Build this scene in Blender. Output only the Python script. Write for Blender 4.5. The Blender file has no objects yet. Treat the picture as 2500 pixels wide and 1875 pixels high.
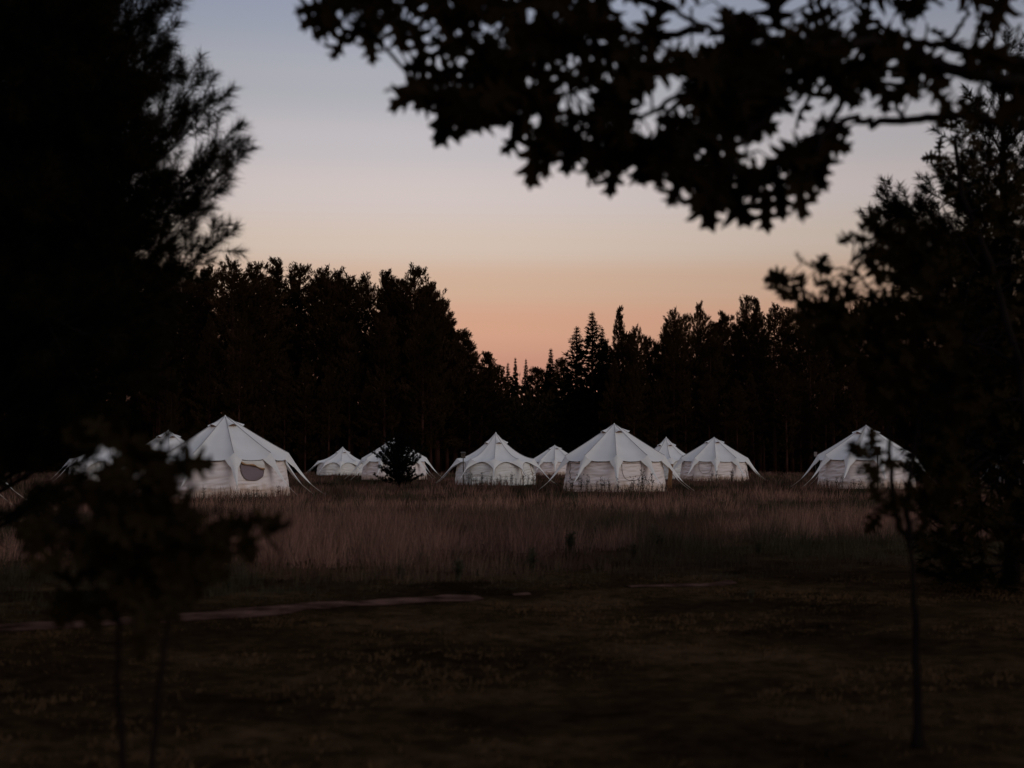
import bpy, math, random
import numpy as np
from mathutils import Vector, Matrix, noise

random.seed(7)
RNG = np.random.default_rng(11)
R = math.radians
PI = math.pi

# ------------------------------------------------------------------ camera
scene = bpy.context.scene
CAMZ = 1.37
FPX = 2500 * 50.0 / 36.0                 # focal length in photograph pixels
PITCH = math.atan(189.5 / FPX)           # horizon lies at y = 1127 of 1875
cam_data = bpy.data.cameras.new("camera")
cam_data.lens = 50
cam_data.sensor_width = 36
cam_data.clip_start = 0.1
cam_data.clip_end = 8000
cam_data.dof.use_dof = True
cam_data.dof.focus_distance = 70
cam_data.dof.aperture_fstop = 1.8
cam = bpy.data.objects.new("camera", cam_data)
scene.collection.objects.link(cam)
cam.location = (0, 0, CAMZ)
cam.rotation_euler = (PI / 2 + PITCH, 0, 0)
scene.camera = cam

# ------------------------------------------------------------------ sky
world = bpy.data.worlds.new("World")
scene.world = world
world.use_nodes = True
nt = world.node_tree
nt.nodes.clear()
KEY_ELEV, KEY_AZ = R(20), R(135)         # direction of the added key lamp, from behind on the right
GLOW_AZ = R(-4)                          # the afterglow stands a little left of the gap in the wood
def srgb(r, g, b):
    f = lambda c: (c / 12.92 if c <= 0.04045 else ((c + 0.055) / 1.055) ** 2.4)
    return (f(r / 255), f(g / 255), f(b / 255), 1.0)
N, L = nt.nodes.new, nt.links.new
out = N("ShaderNodeOutputWorld")
sky = N("ShaderNodeTexSky")
sky.sky_type = 'NISHITA'
sky.sun_disc = False
sky.sun_elevation = KEY_ELEV
sky.sun_rotation = KEY_AZ
sky.air_density = 1.0
sky.dust_density = 1.0
bg_a = N("ShaderNodeBackground"); bg_a.inputs[1].default_value = 0.006
L(sky.outputs[0], bg_a.inputs[0])
tc = N("ShaderNodeTexCoord")
sep = N("ShaderNodeSeparateXYZ"); L(tc.outputs['Generated'], sep.inputs[0])
ramp = N("ShaderNodeValToRGB"); L(sep.outputs[2], ramp.inputs[0])
ramp.color_ramp.interpolation = 'EASE'
stops = [(0.0, (164, 108, 99)), (0.060, (192, 133, 113)), (0.095, (206, 154, 126)), (0.125, (203, 168, 143)),
         (0.152, (206, 186, 171)), (0.185, (204, 190, 186)), (0.22, (189, 182, 184)), (0.255, (169, 168, 174)),
         (0.31, (147, 152, 168)), (0.50, (138, 147, 170)), (1.0, (132, 143, 170))]
cr = ramp.color_ramp
while len(cr.elements) < len(stops):
    cr.elements.new(0.5)
for e, (p, c) in zip(cr.elements, stops):
    e.position = p
    e.color = srgb(*c)
# the glow is a little stronger around the point where the sun went down
def math_node(op, a=None, b=None):
    n = N("ShaderNodeMath"); n.operation = op
    for i, v in enumerate((a, b)):
        if v is None: continue
        if isinstance(v, (int, float)): n.inputs[i].default_value = v
        else: L(v, n.inputs[i])
    return n.outputs[0]
az = math_node('ARCTAN2', sep.outputs[0], sep.outputs[1])
az = math_node('SUBTRACT', az, GLOW_AZ)
g = math_node('DIVIDE', az, R(17))
g = math_node('MULTIPLY', g, g)
g = math_node('MULTIPLY', g, -1.0)
g = math_node('EXPONENT', g)
g = math_node('MULTIPLY_ADD', g, 0.30)
g.node.inputs[2].default_value = 0.72
bg_b = N("ShaderNodeBackground")
L(ramp.outputs[0], bg_b.inputs[0])
L(g, bg_b.inputs[1])
add = N("ShaderNodeAddShader")
L(bg_a.outputs[0], add.inputs[0]); L(bg_b.outputs[0], add.inputs[1]); L(add.outputs[0], out.inputs[0])

# one very weak, very soft key lamp, added on the side away from the afterglow
key_data = bpy.data.lights.new("key_lamp", 'SUN')
key_data.energy = 0.52
key_data.angle = R(35)
key_data.color = (1.0, 0.95, 0.92)
key_lamp = bpy.data.objects.new("key_lamp", key_data)
scene.collection.objects.link(key_lamp)
key_lamp.rotation_euler = Vector((math.sin(KEY_AZ) * math.cos(KEY_ELEV), math.cos(KEY_AZ) * math.cos(KEY_ELEV), math.sin(KEY_ELEV))).to_track_quat('Z', 'Y').to_euler()
key_lamp.location = (0, 0, 60)

vs = scene.view_settings
vs.view_transform = 'Standard'
vs.look = 'None'
vs.exposure = 0.0
vs.gamma = 1.0
vs.use_curve_mapping = False
scene.render.engine = 'CYCLES'
scene.cycles.use_denoising = True
scene.cycles.max_bounces = 5
scene.cycles.diffuse_bounces = 3
scene.cycles.glossy_bounces = 2
scene.cycles.transmission_bounces = 3
scene.cycles.transparent_max_bounces = 8
scene.cycles.caustics_reflective = False
scene.cycles.caustics_refractive = False
scene.cycles.sample_clamp_indirect = 4

# ------------------------------------------------------------------ helpers
COL = scene.collection
SA, CA = math.sin(PITCH), math.cos(PITCH)
def pixel(p):
    """the place of the photograph at which a point is seen"""
    y = p[1] * CA + (p[2] - CAMZ) * SA
    return 1250 + p[0] / y * FPX, 937.5 - ((p[2] - CAMZ) * CA - p[1] * SA) / y * FPX
def at(px, py, Y):
    """the point at distance Y seen at a place of the 2500 x 1875 photograph"""
    x = (px - 1250) / FPX
    u = (937.5 - py) / FPX
    dy = CA - u * SA
    dz = SA + u * CA
    k = Y / dy
    return Vector((x * k, Y, CAMZ + dz * k))
def ground_Y(py):
    return CAMZ * FPX / (py - 1127.0)

def link(o, parent=None):
    COL.objects.link(o)
    if parent is not None:
        o.parent = parent
    return o
def tag(o, label=None, category=None, group=None, kind=None):
    if label: o["label"] = label
    if category: o["category"] = category
    if group: o["group"] = group
    if kind: o["kind"] = kind
    return o
def empty(name, loc, rz=0.0, scale=1.0):
    o = bpy.data.objects.new(name, None)
    o.empty_display_size = 0.2
    o.location = loc
    o.rotation_euler = (0, 0, rz)
    o.scale = (scale,) * 3 if isinstance(scale, (int, float)) else scale
    return link(o)
def obj(name, mesh, parent=None):
    return link(bpy.data.objects.new(name, mesh), parent)

def np_mesh(name, V, T, mat, smooth=False, cols=None):
    """triangle (or quad) mesh from arrays"""
    V = np.asarray(V, dtype=np.float32); T = np.asarray(T, dtype=np.int32)
    me = bpy.data.meshes.new(name)
    n, k = T.shape
    me.vertices.add(len(V)); me.vertices.foreach_set("co", V.ravel())
    me.loops.add(n * k); me.loops.foreach_set("vertex_index", T.ravel())
    me.polygons.add(n)
    me.polygons.foreach_set("loop_start", np.arange(0, n * k, k, dtype=np.int32))
    me.polygons.foreach_set("loop_total", np.full(n, k, dtype=np.int32))
    if smooth:
        me.polygons.foreach_set("use_smooth", np.ones(n, dtype=bool))
    me.update(calc_edges=True)
    if cols is not None:
        a = me.color_attributes.new("tint", 'FLOAT_COLOR', 'POINT')
        c = np.ones((len(V), 4), dtype=np.float32); c[:, :3] = cols
        a.data.foreach_set("color", c.ravel())
    if mat is not None:
        me.materials.append(mat)
    return me

class Geo:
    """collects triangles and quads as lists"""
    def __init__(self): self.v = []; self.f = []
    def add(self, vs, fs):
        b = len(self.v)
        self.v.extend([tuple(p) for p in vs]); self.f.extend([tuple(b + i for i in f) for f in fs])
    def tube(self, pts, rads, k=6, cap=True):
        pts = [Vector(p) for p in pts]
        if isinstance(rads, (int, float)): rads = [rads] * len(pts)
        b = len(self.v); n = len(pts)
        prev = None
        for i, p in enumerate(pts):
            d = (pts[min(i + 1, n - 1)] - pts[max(i - 1, 0)])
            d = d.normalized() if d.length > 1e-9 else Vector((0, 0, 1))
            if prev is None:
                a = Vector((0, 0, 1)) if abs(d.z) < 0.9 else Vector((1, 0, 0))
                e = d.cross(a).normalized()
            else:
                e = (prev - d * prev.dot(d))
                e = e.normalized() if e.length > 1e-6 else d.orthogonal().normalized()
            prev = e
            f = d.cross(e)
            for j in range(k):
                t = 2 * PI * j / k
                self.v.append(tuple(p + (e * math.cos(t) + f * math.sin(t)) * rads[i]))
        for i in range(n - 1):
            for j in range(k):
                j2 = (j + 1) % k
                self.f.append((b + i * k + j, b + i * k + j2, b + (i + 1) * k + j2, b + (i + 1) * k + j))
        if cap:
            self.f.append(tuple(b + j for j in range(k - 1, -1, -1)))
            self.f.append(tuple(b + (n - 1) * k + j for j in range(k)))
    def box(self, c, s, rz=0.0):
        x, y, z = [q / 2 for q in s]
        m = Matrix.Rotation(rz, 3, 'Z')
        vs = [m @ Vector((i * x, j * y, k * z)) + Vector(c) for k in (-1, 1) for j in (-1, 1) for i in (-1, 1)]
        self.add(vs, [(0, 2, 3, 1), (4, 5, 7, 6), (0, 1, 5, 4), (2, 6, 7, 3), (0, 4, 6, 2), (1, 3, 7, 5)])
    def mesh(self, name, mat, smooth=False):
        me = bpy.data.meshes.new(name)
        me.from_pydata(self.v, [], self.f)
        if smooth:
            me.polygons.foreach_set("use_smooth", [True] * len(me.polygons))
        if mat is not None: me.materials.append(mat)
        me.update()
        return me

# ------------------------------------------------------------------ materials
def material(name, base, rough=0.9, spec=0.08, var=0.25, scale=6.0, tint=None, bump=0.0, bscale=40.0, attr=False, translucent=0.0, stretch=(1, 1, 1), tangle=None):
    m = bpy.data.materials.new(name); m.use_nodes = True
    t = m.node_tree; p = t.nodes["Principled BSDF"]
    p.inputs["Roughness"].default_value = rough
    p.inputs["Specular IOR Level"].default_value = spec
    co = t.nodes.new("ShaderNodeTexCoord")
    mp = t.nodes.new("ShaderNodeMapping"); mp.inputs['Scale'].default_value = stretch
    t.links.new(co.outputs['Object'], mp.inputs[0])
    nz = t.nodes.new("ShaderNodeTexNoise"); nz.inputs['Scale'].default_value = scale; nz.inputs['Detail'].default_value = 5
    t.links.new(mp.outputs[0], nz.inputs[0])
    cr = t.nodes.new("ShaderNodeValToRGB"); t.links.new(nz.outputs[0], cr.inputs[0])
    a = tuple(c * (1 - var) for c in base) + (1,)
    b = tuple((tint or base)[i] * (1 + var) for i in range(3)) + (1,)
    cr.color_ramp.elements[0].position = 0.3; cr.color_ramp.elements[0].color = a
    cr.color_ramp.elements[1].position = 0.7; cr.color_ramp.elements[1].color = b
    col = cr.outputs[0]
    if attr:
        at_ = t.nodes.new("ShaderNodeVertexColor"); at_.layer_name = "tint"
        col = at_.outputs[0]
    t.links.new(col, p.inputs["Base Color"])
    if bump:
        n2 = t.nodes.new("ShaderNodeTexNoise"); n2.inputs['Scale'].default_value = bscale; n2.inputs['Detail'].default_value = 6
        t.links.new(mp.outputs[0], n2.inputs[0])
        bp = t.nodes.new("ShaderNodeBump"); bp.inputs['Strength'].default_value = bump; bp.inputs['Distance'].default_value = 0.02
        t.links.new(n2.outputs[0], bp.inputs['Height']); t.links.new(bp.outputs[0], p.inputs['Normal'])
    if translucent:
        tr = t.nodes.new("ShaderNodeBsdfTranslucent"); t.links.new(col, tr.inputs[0])
        mx = t.nodes.new("ShaderNodeMixShader"); mx.inputs[0].default_value = translucent
        t.links.new(p.outputs[0], mx.inputs[1]); t.links.new(tr.outputs[0], mx.inputs[2])
        t.links.new(mx.outputs[0], t.nodes["Material Output"].inputs[0])
    return m

M = {}
M['canvas'] = material("canvas", (0.76, 0.73, 0.67), 0.95, 0.05, 0.05, 1.3, bump=0.25, bscale=5, translucent=0.06)
M['wall_canvas'] = material("wall_canvas", (0.82, 0.73, 0.69), 0.95, 0.05, 0.06, 1.1, tint=(0.80, 0.70, 0.63), bump=0.45, bscale=4.0, stretch=(1, 1, 2.2))  # pinkish bounce from the ground is put into the wall colour
M['seam'] = material("shaded_seam", (0.34, 0.32, 0.31), 0.95, 0.05, 0.08, 2)  # seam darkened to draw the shade beside each ridge
M['piping'] = material("piping", (0.13, 0.10, 0.085), 0.9, 0.05, 0.1)
M['tan'] = material("tan_canvas", (0.36, 0.215, 0.115), 0.95, 0.05, 0.15, 3)
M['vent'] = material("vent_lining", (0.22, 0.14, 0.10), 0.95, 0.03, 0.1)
M['screen'] = material("mesh_screen", (0.22, 0.17, 0.18), 0.9, 0.05, 0.06, 60)
M['rope'] = material("rope", (0.45, 0.40, 0.33), 0.95, 0.05, 0.1)
M['peg'] = material("peg", (0.10, 0.09, 0.08), 0.6, 0.3, 0.1)
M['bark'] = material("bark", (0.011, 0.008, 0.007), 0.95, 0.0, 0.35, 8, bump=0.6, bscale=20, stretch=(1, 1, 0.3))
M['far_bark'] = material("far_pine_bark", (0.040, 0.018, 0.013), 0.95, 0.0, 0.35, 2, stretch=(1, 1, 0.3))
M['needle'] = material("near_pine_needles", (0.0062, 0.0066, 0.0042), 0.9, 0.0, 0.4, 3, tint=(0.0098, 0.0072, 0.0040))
M['far_needle'] = material("far_pine_needles", (0.014, 0.0105, 0.0060), 0.95, 0.0, 0.5, 0.35, tint=(0.030, 0.0155, 0.0072))
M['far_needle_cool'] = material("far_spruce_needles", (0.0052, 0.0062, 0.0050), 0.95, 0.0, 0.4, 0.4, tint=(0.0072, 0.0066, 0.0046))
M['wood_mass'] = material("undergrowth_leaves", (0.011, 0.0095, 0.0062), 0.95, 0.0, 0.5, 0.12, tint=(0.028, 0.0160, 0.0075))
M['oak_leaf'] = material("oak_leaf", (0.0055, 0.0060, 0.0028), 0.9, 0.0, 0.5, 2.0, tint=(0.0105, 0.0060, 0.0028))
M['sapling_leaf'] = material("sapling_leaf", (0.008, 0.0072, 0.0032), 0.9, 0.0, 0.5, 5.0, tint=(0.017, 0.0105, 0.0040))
M['weed'] = material("weed", (0.020, 0.014, 0.010), 0.95, 0.0, 0.3, 6, tint=(0.022, 0.018, 0.012))
M['green_weed'] = material("green_weed", (0.055, 0.050, 0.031), 0.95, 0.0, 0.3, 6)
M['grass'] = material("grass_blades", (0.1, 0.06, 0.05), 0.95, 0.0, attr=True)
M['box_wood'] = material("weathered_wood", (0.075, 0.060, 0.050), 0.9, 0.05, 0.25, 12, stretch=(1, 1, 0.15), bump=0.4)
M['dark_hole'] = material("hole", (0.006, 0.005, 0.005), 0.9, 0.0, 0.1)
M['sign_face'] = material("sign_face", (0.20, 0.16, 0.15), 0.8, 0.1, 0.1)

def hem_stain(m):
    """rain splash and mildew along the foot of the canvas"""
    t = m.node_tree; p = t.nodes["Principled BSDF"]; n = t.nodes.new; l = t.links.new
    src = p.inputs["Base Color"].links[0].from_socket
    co = n("ShaderNodeTexCoord"); sp = n("ShaderNodeSeparateXYZ"); l(co.outputs['Object'], sp.inputs[0])
    nz = n("ShaderNodeTexNoise"); nz.inputs['Scale'].default_value = 3.2; nz.inputs['Detail'].default_value = 5; l(co.outputs['Object'], nz.inputs[0])
    a = n("ShaderNodeMath"); a.operation = 'MULTIPLY_ADD'; l(nz.outputs[0], a.inputs[0]); a.inputs[1].default_value = -0.5; l(sp.outputs[2], a.inputs[2])
    r = n("ShaderNodeValToRGB"); l(a.outputs[0], r.inputs[0])
    r.color_ramp.elements[0].position = 0.0; r.color_ramp.elements[0].color = (0.66, 0.56, 0.48, 1)
    r.color_ramp.elements[1].position = 0.22; r.color_ramp.elements[1].color = (1, 1, 1, 1)
    mx = n("ShaderNodeMix"); mx.data_type = 'RGBA'; mx.blend_type = 'MULTIPLY'; mx.inputs[0].default_value = 1
    l(src, mx.inputs[6]); l(r.outputs[0], mx.inputs[7]); l(mx.outputs[2], p.inputs["Base Color"])
hem_stain(M['wall_canvas'])
def ground_material():
    m = bpy.data.materials.new("ground_soil_and_turf"); m.use_nodes = True
    t = m.node_tree; p = t.nodes["Principled BSDF"]; n = t.nodes.new; l = t.links.new
    p.inputs["Roughness"].default_value = 0.98; p.inputs["Specular IOR Level"].default_value = 0.0
    co = n("ShaderNodeTexCoord")
    def nz(scale, detail=6, stretch=None):
        x = n("ShaderNodeTexNoise"); x.inputs['Scale'].default_value = scale; x.inputs['Detail'].default_value = detail
        x.inputs['Roughness'].default_value = 0.62
        l(co.outputs['Object'], x.inputs[0]); return x.outputs[0]
    def rmp(src, *st):
        c = n("ShaderNodeValToRGB"); l(src, c.inputs[0])
        while len(c.color_ramp.elements) < len(st): c.color_ramp.elements.new(0.5)
        for e, (q, col) in zip(c.color_ramp.elements, st): e.position = q; e.color = col + (1,)
        return c.outputs[0]
    big = rmp(nz(0.55), (0.36, (0.013, 0.0082, 0.0042)), (0.52, (0.036, 0.0215, 0.0105)), (0.66, (0.066, 0.040, 0.020)))
    fine = rmp(nz(7.0), (0.3, (0.35, 0.35, 0.35)), (0.72, (1.5, 1.4, 1.3)))
    mx = n("ShaderNodeMix"); mx.data_type = 'RGBA'; mx.blend_type = 'MULTIPLY'; mx.inputs[0].default_value = 1.0
    l(big, mx.inputs[6]); l(fine, mx.inputs[7])
    l(mx.outputs[2], p.inputs["Base Color"])
    b = n("ShaderNodeBump"); b.inputs['Strength'].default_value = 0.9; b.inputs['Distance'].default_value = 0.08
    l(nz(9.0, 8), b.inputs['Height']); l(b.outputs[0], p.inputs['Normal'])
    return m
M['ground'] = ground_material()
M['soil'] = material("track_soil", (0.036, 0.020, 0.014), 0.98, 0.0, 0.5, 3.5, tint=(0.090, 0.047, 0.033), bump=0.8, bscale=14)

# ------------------------------------------------------------------ ground and track
def hill(x, y):
    return hill_base(x, y) + 0.030 * max(0.0, noise.noise((x * 0.9, y * 2.6, 7.0)))
def hill_base(x, y):
    """gentle unevenness of the turf, centimetres"""
    return 0.03 * noise.noise((x * 0.45, y * 0.45, 0.3)) + 0.022 * noise.noise((x * 1.7, y * 1.7, 4.0)) - 0.02
def axis(fine, lim, step, grow):
    a = [0.0]
    s = step
    while a[-1] < lim:
        if a[-1] > fine: s *= grow
        a.append(a[-1] + s)
    return a
ax = axis(6, 3000, 0.16, 1.13); xs = [-q for q in ax[:0:-1]] + ax
ay = axis(20, 3500, 0.16, 1.12); ys = [q - 2.0 for q in ay]
ys = [-3000.0, -600.0, -120.0, -30.0, -10.0] + ys
V = np.array([(x, y, hill(x, y) if abs(x) < 80 and abs(y) < 200 else -0.02) for y in ys for x in xs])
nx = len(xs)
F = np.array([(j * nx + i, j * nx + i + 1, (j + 1) * nx + i + 1, (j + 1) * nx + i) for j in range(len(ys) - 1) for i in range(nx - 1)])
g_o = obj("ground", np_mesh("ground", V, F, M['ground'], smooth=True))
tag(g_o, "dark turf and bare soil of the field", "ground", kind="structure")

TX = [-14, -4.5, -2.9, -1.0, 1.4, 4.8, 8, 20]
TY = [6.0, 11.7, 12.75, 14.3, 15.8, 17.4, 18.6, 21]
def track_y(x): return np.interp(x, TX, TY)
g = Geo()
rows = []; gaps_w = []
for i, x in enumerate(np.arange(-9, 12, 0.18)):
    y = float(track_y(x))
    w = 0.28 + 0.20 * noise.noise((x * 0.7, 1.5, 0)) + 0.10 * noise.noise((x * 3.0, 5.5, 0))
    w = max(0.02, w * (0.95 if x < -0.2 else 0.45) - (0.0 if x < -0.4 or 1.2 < x < 2.6 else 0.14))
    wob = 0.12 * noise.noise((x * 2.1, 9.0, 0))
    gaps_w.append(w > 0.06)
    rows.append([(x - 0.4 * q * w, y + q * w + wob, hill(x - 0.4 * q * w, y + q * w + wob) + 0.006 + 0.010 * (1 - q * q)) for q in (-1, -0.5, 0, 0.5, 1)])
for r in rows: g.v.extend(r)
for i in range(len(rows) - 1):
    if not (gaps_w[i] and gaps_w[i + 1]): continue
    for j in range(4):
        a = i * 5 + j
        g.f.append((a, a + 5, a + 6, a + 1))
tr = obj("dirt_path", g.mesh("dirt_path", M['soil'], True))
tag(tr, "worn reddish dirt track between the lawn and the tall grass", "path", kind="structure")

# ------------------------------------------------------------------ tents
NS = 10
STEP = 2 * PI / NS
RW = 2.45
class TentKind:
    def __init__(self, H, z_eave, expo, dip, tail_p, tail_w, bulge, r_tip, z_tip, seed):
        self.H, self.z_eave, self.expo, self.dip, self.tail_p, self.tail_w, self.bulge, self.r_tip, self.z_tip, self.seed = H, z_eave, expo, dip, tail_p, tail_w, bulge, r_tip, z_tip, seed
    def ridge(self, s): return self.z_eave + (self.H - self.z_eave) * (1 - s) ** self.expo
    def roof(self, k, u, s):
        """panel k, u in -1..1 across it, s in 0..1 from the peak to the eave"""
        a = (k + 0.5 + u * 0.5) * STEP
        r = max(RW * s, 0.004) * (1 - 0.048 * (1 - u * u))
        z = self.ridge(s) - self.dip * (s ** 1.5) * (1 - abs(u) ** 4.0)
        w = noise.noise((r * math.cos(a) * 1.3, r * math.sin(a) * 1.3, self.seed)) * 0.022 * s
        w += 0.010 * s * noise.noise((a * 9, s * 2.2, self.seed + 3))
        w *= (1 - abs(u) ** 6)
        return Vector((r * math.cos(a), r * math.sin(a), z + w))
    def wall_r(self, u, z):
        zz = min(max(z / 1.45, 0), 1)
        return (RW - 0.07) * (1 - 0.048 * (1 - u * u)) + self.bulge * math.sin(PI * zz) + 0.19 * (1 - zz)
    def wall(self, k, u, z, off=0.0):
        a = (k + 0.5 + u * 0.5) * STEP
        r = self.wall_r(u, z)
        q = a * RW
        edge = (1 - u ** 4)
        # creases running across the slack canvas
        n1 = noise.noise((q * 0.75 + 1.2 * z, z * 6.5 - q * 0.9, self.seed + 7))
        n2 = noise.noise((q * 1.5, z * 15 + q * 1.3, self.seed + 9))
        r += edge * (0.056 * (1 - abs(n1) * 2.2) + 0.030 * (1 - abs(n2) * 2.0)) * (1 - 0.4 * z / 1.5) - 0.07 + off
        return Vector((r * math.cos(a), r * math.sin(a), z))
STAR = TentKind(3.15, 1.66, 1.06, 0.28, 1.55, 0.42, 0.0, 3.34, 0.40, 1.0)
LOTUS = TentKind(3.12, 1.55, 1.72, 0.18, 2.3, 1.0, 0.07, 3.55, 0.25, 5.0)

def tail_width(T, t):
    """half width of a tail, as a share of its width at the eave"""
    if T is LOTUS:                       # round arches between slim legs
        q = min(t / 0.62, 1.0)
        return max(1 - math.sqrt(max(0.0, 1 - (1 - q) ** 2)), 0.11 * (1 - t))
    return 1 - t / 0.30 * 0.62 if t < 0.30 else 0.38 * (1 - t) / 0.70
def grid_faces(nu, nv):
    return [(j * nu + i, j * nu + i + 1, (j + 1) * nu + i + 1, (j + 1) * nu + i) for j in range(nv - 1) for i in range(nu - 1)]
def tent_parts(T, name):
    """meshes of one kind of tent, a list of (part name, mesh, sub-parts)"""
    parts = []
    for k in range(NS):
        g = Geo(); nu, nv = 13, 17
        us = [-1 + 2 * i / (nu - 1) for i in range(nu)]
        g.add([T.roof(k, u, (j / (nv - 1)) ** 1.15) for j in range(nv) for u in us], grid_faces(nu, nv))
        me = g.mesh("roof_panel", M['canvas'], True)
        # eave trim between two tails, dark in place of the shadow line there
        h = Geo()
        ue = [-(1 - T.tail_w) + 2 * (1 - T.tail_w) * i / 10 for i in range(11)]
        pts = [T.roof(k, u, 1.0) for u in ue]
        h.tube([p + Vector((0, 0, -0.012)) for p in pts], 0.011, 4)
        parts.append(("roof_panel", me, [("eave_shade_trim", h.mesh("eave_shade_trim", M['piping']))] if T is STAR else []))
        # raised seam over the ridge, its dark colour standing in for shade
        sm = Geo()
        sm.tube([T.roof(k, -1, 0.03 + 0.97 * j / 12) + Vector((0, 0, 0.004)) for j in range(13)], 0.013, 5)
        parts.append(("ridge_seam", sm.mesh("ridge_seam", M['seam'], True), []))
        # wall panel
        g = Geo(); nu, nv = 19, 41
        us = [-1 + 2 * i / (nu - 1) for i in range(nu)]
        g.add([T.wall(k, u, (1.455 - T.dip * 0.4 + (0.15 if T is STAR else 0.05) * u * u + (0.0 if T is STAR else 0.02)) * j / (nv - 1)) for j in range(nv) for u in us], grid_faces(nu, nv))
        parts.append(("wall_panel", g.mesh("wall_panel", M['wall_canvas' if T is STAR else 'canvas'], True), []))
        # tail: the pointed end of each ridge, with its rope and peg
        a0 = k * STEP
        dirv = Vector((math.cos(a0), math.sin(a0), 0)); side = Vector((-math.sin(a0), math.cos(a0), 0))
        g = Geo(); nt_ = 17; rowsv = []
        for j in range(nt_):
            t = (j / (nt_ - 1)) ** 1.5
            c = dirv * (RW + (T.r_tip - RW) * t) + Vector((0, 0, T.z_eave + (T.z_tip - T.z_eave) * t - 0.05 * math.sin(PI * t)))
            w = tail_width(T, t)
            row = []
            for q in (-1, -0.5, 0, 0.5, 1):
                uu = 1 - abs(q) * T.tail_w * w
                p0 = T.roof(k if q > 0 else (k - 1) % NS, (-uu if q > 0 else uu) if q != 0 else -1, 1.0) if q != 0 else T.roof(k, -1, 1.0)
                base = dirv * RW + Vector((0, 0, T.z_eave))
                lat = (p0 - base)
                # lateral offset and drop of this strand, shrinking to the tip
                row.append(c + lat + Vector((0, 0, 0)) + (side * (q * 0.006)))
            rowsv += row
        g.add(rowsv, grid_faces(5, nt_))
        arch = Geo()
        if T is LOTUS:
            for c_ in (0, 4):
                arch.tube([rowsv[j * 5 + c_] + Vector((0, 0, -0.006)) for j in range(nt_ - 3)], 0.012, 4)
        rope = Geo()
        tip = dirv * T.r_tip + Vector((0, 0, T.z_tip))
        end = dirv * (T.r_tip + 0.62 * max(T.z_tip, 0.3) / 0.5) + Vector((0, 0, 0.03))
        rope.tube([tip - dirv * 0.06 + Vector((0, 0, 0.07)), tip, (tip + end) / 2 + Vector((0, 0, -0.01)), end], 0.009, 4)
        peg = Geo(); peg.tube([end + Vector((0, 0, 0.07)) + dirv * 0.02, end - dirv * 0.03 + Vector((0, 0, -0.1))], 0.012, 5)
        # second, lower stay from the wall head to the same peg line
        parts.append(("guy_flap", g.mesh("guy_flap", M['canvas'], True), [("guy_rope", rope.mesh("guy_rope", M['rope'])), ("peg", peg.mesh("peg", M['peg']))] + ([("arch_piping", arch.mesh("arch_piping", M['piping']))] if T is LOTUS else [])))
    # vent hoods
    for k in range(0, NS, 2):
        s0, s1 = (0.10, 0.27) if T is STAR else (0.14, 0.28)
        g = Geo(); nu, nv = 9, 6; um = 0.92
        vs_ = []
        for j in range(nv):
            t = j / (nv - 1)
            for i in range(nu):
                q = -1 + 2 * i / (nu - 1)
                p = T.roof(k, q * um * (0.75 + 0.25 * t), s0 + (s1 - s0) * t)
                nrm = Vector((math.cos((k + .5) * STEP), math.sin((k + .5) * STEP), 1.1)).normalized()
                vs_.append(p + nrm * (0.012 + (0.15 * t ** 1.3) * (1 - q * q)))
        g.add(vs_, grid_faces(nu, nv))
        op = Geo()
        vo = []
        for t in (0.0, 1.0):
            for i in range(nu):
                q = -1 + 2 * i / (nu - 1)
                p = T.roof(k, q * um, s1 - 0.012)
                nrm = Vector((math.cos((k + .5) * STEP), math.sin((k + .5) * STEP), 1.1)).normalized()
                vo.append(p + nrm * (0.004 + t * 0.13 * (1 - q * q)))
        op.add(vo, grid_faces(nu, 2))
        parts.append(("vent_hood", g.mesh("vent_hood", M['canvas'], True), [("vent_opening", op.mesh("vent_opening", M['vent']))]))
    c = Geo()
    c.tube([(0, 0, T.H - 0.10), (0, 0, T.H - 0.02), (0, 0, T.H + 0.025)], [0.075, 0.035, 0.012], 8)
    parts.append(("peak_cap", c.mesh("peak_cap", M['canvas'], True), []))
    return parts
KIND_PARTS = {'star': (STAR, tent_parts(STAR, 'star')), 'lotus': (LOTUS, tent_parts(LOTUS, 'lotus'))}

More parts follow.
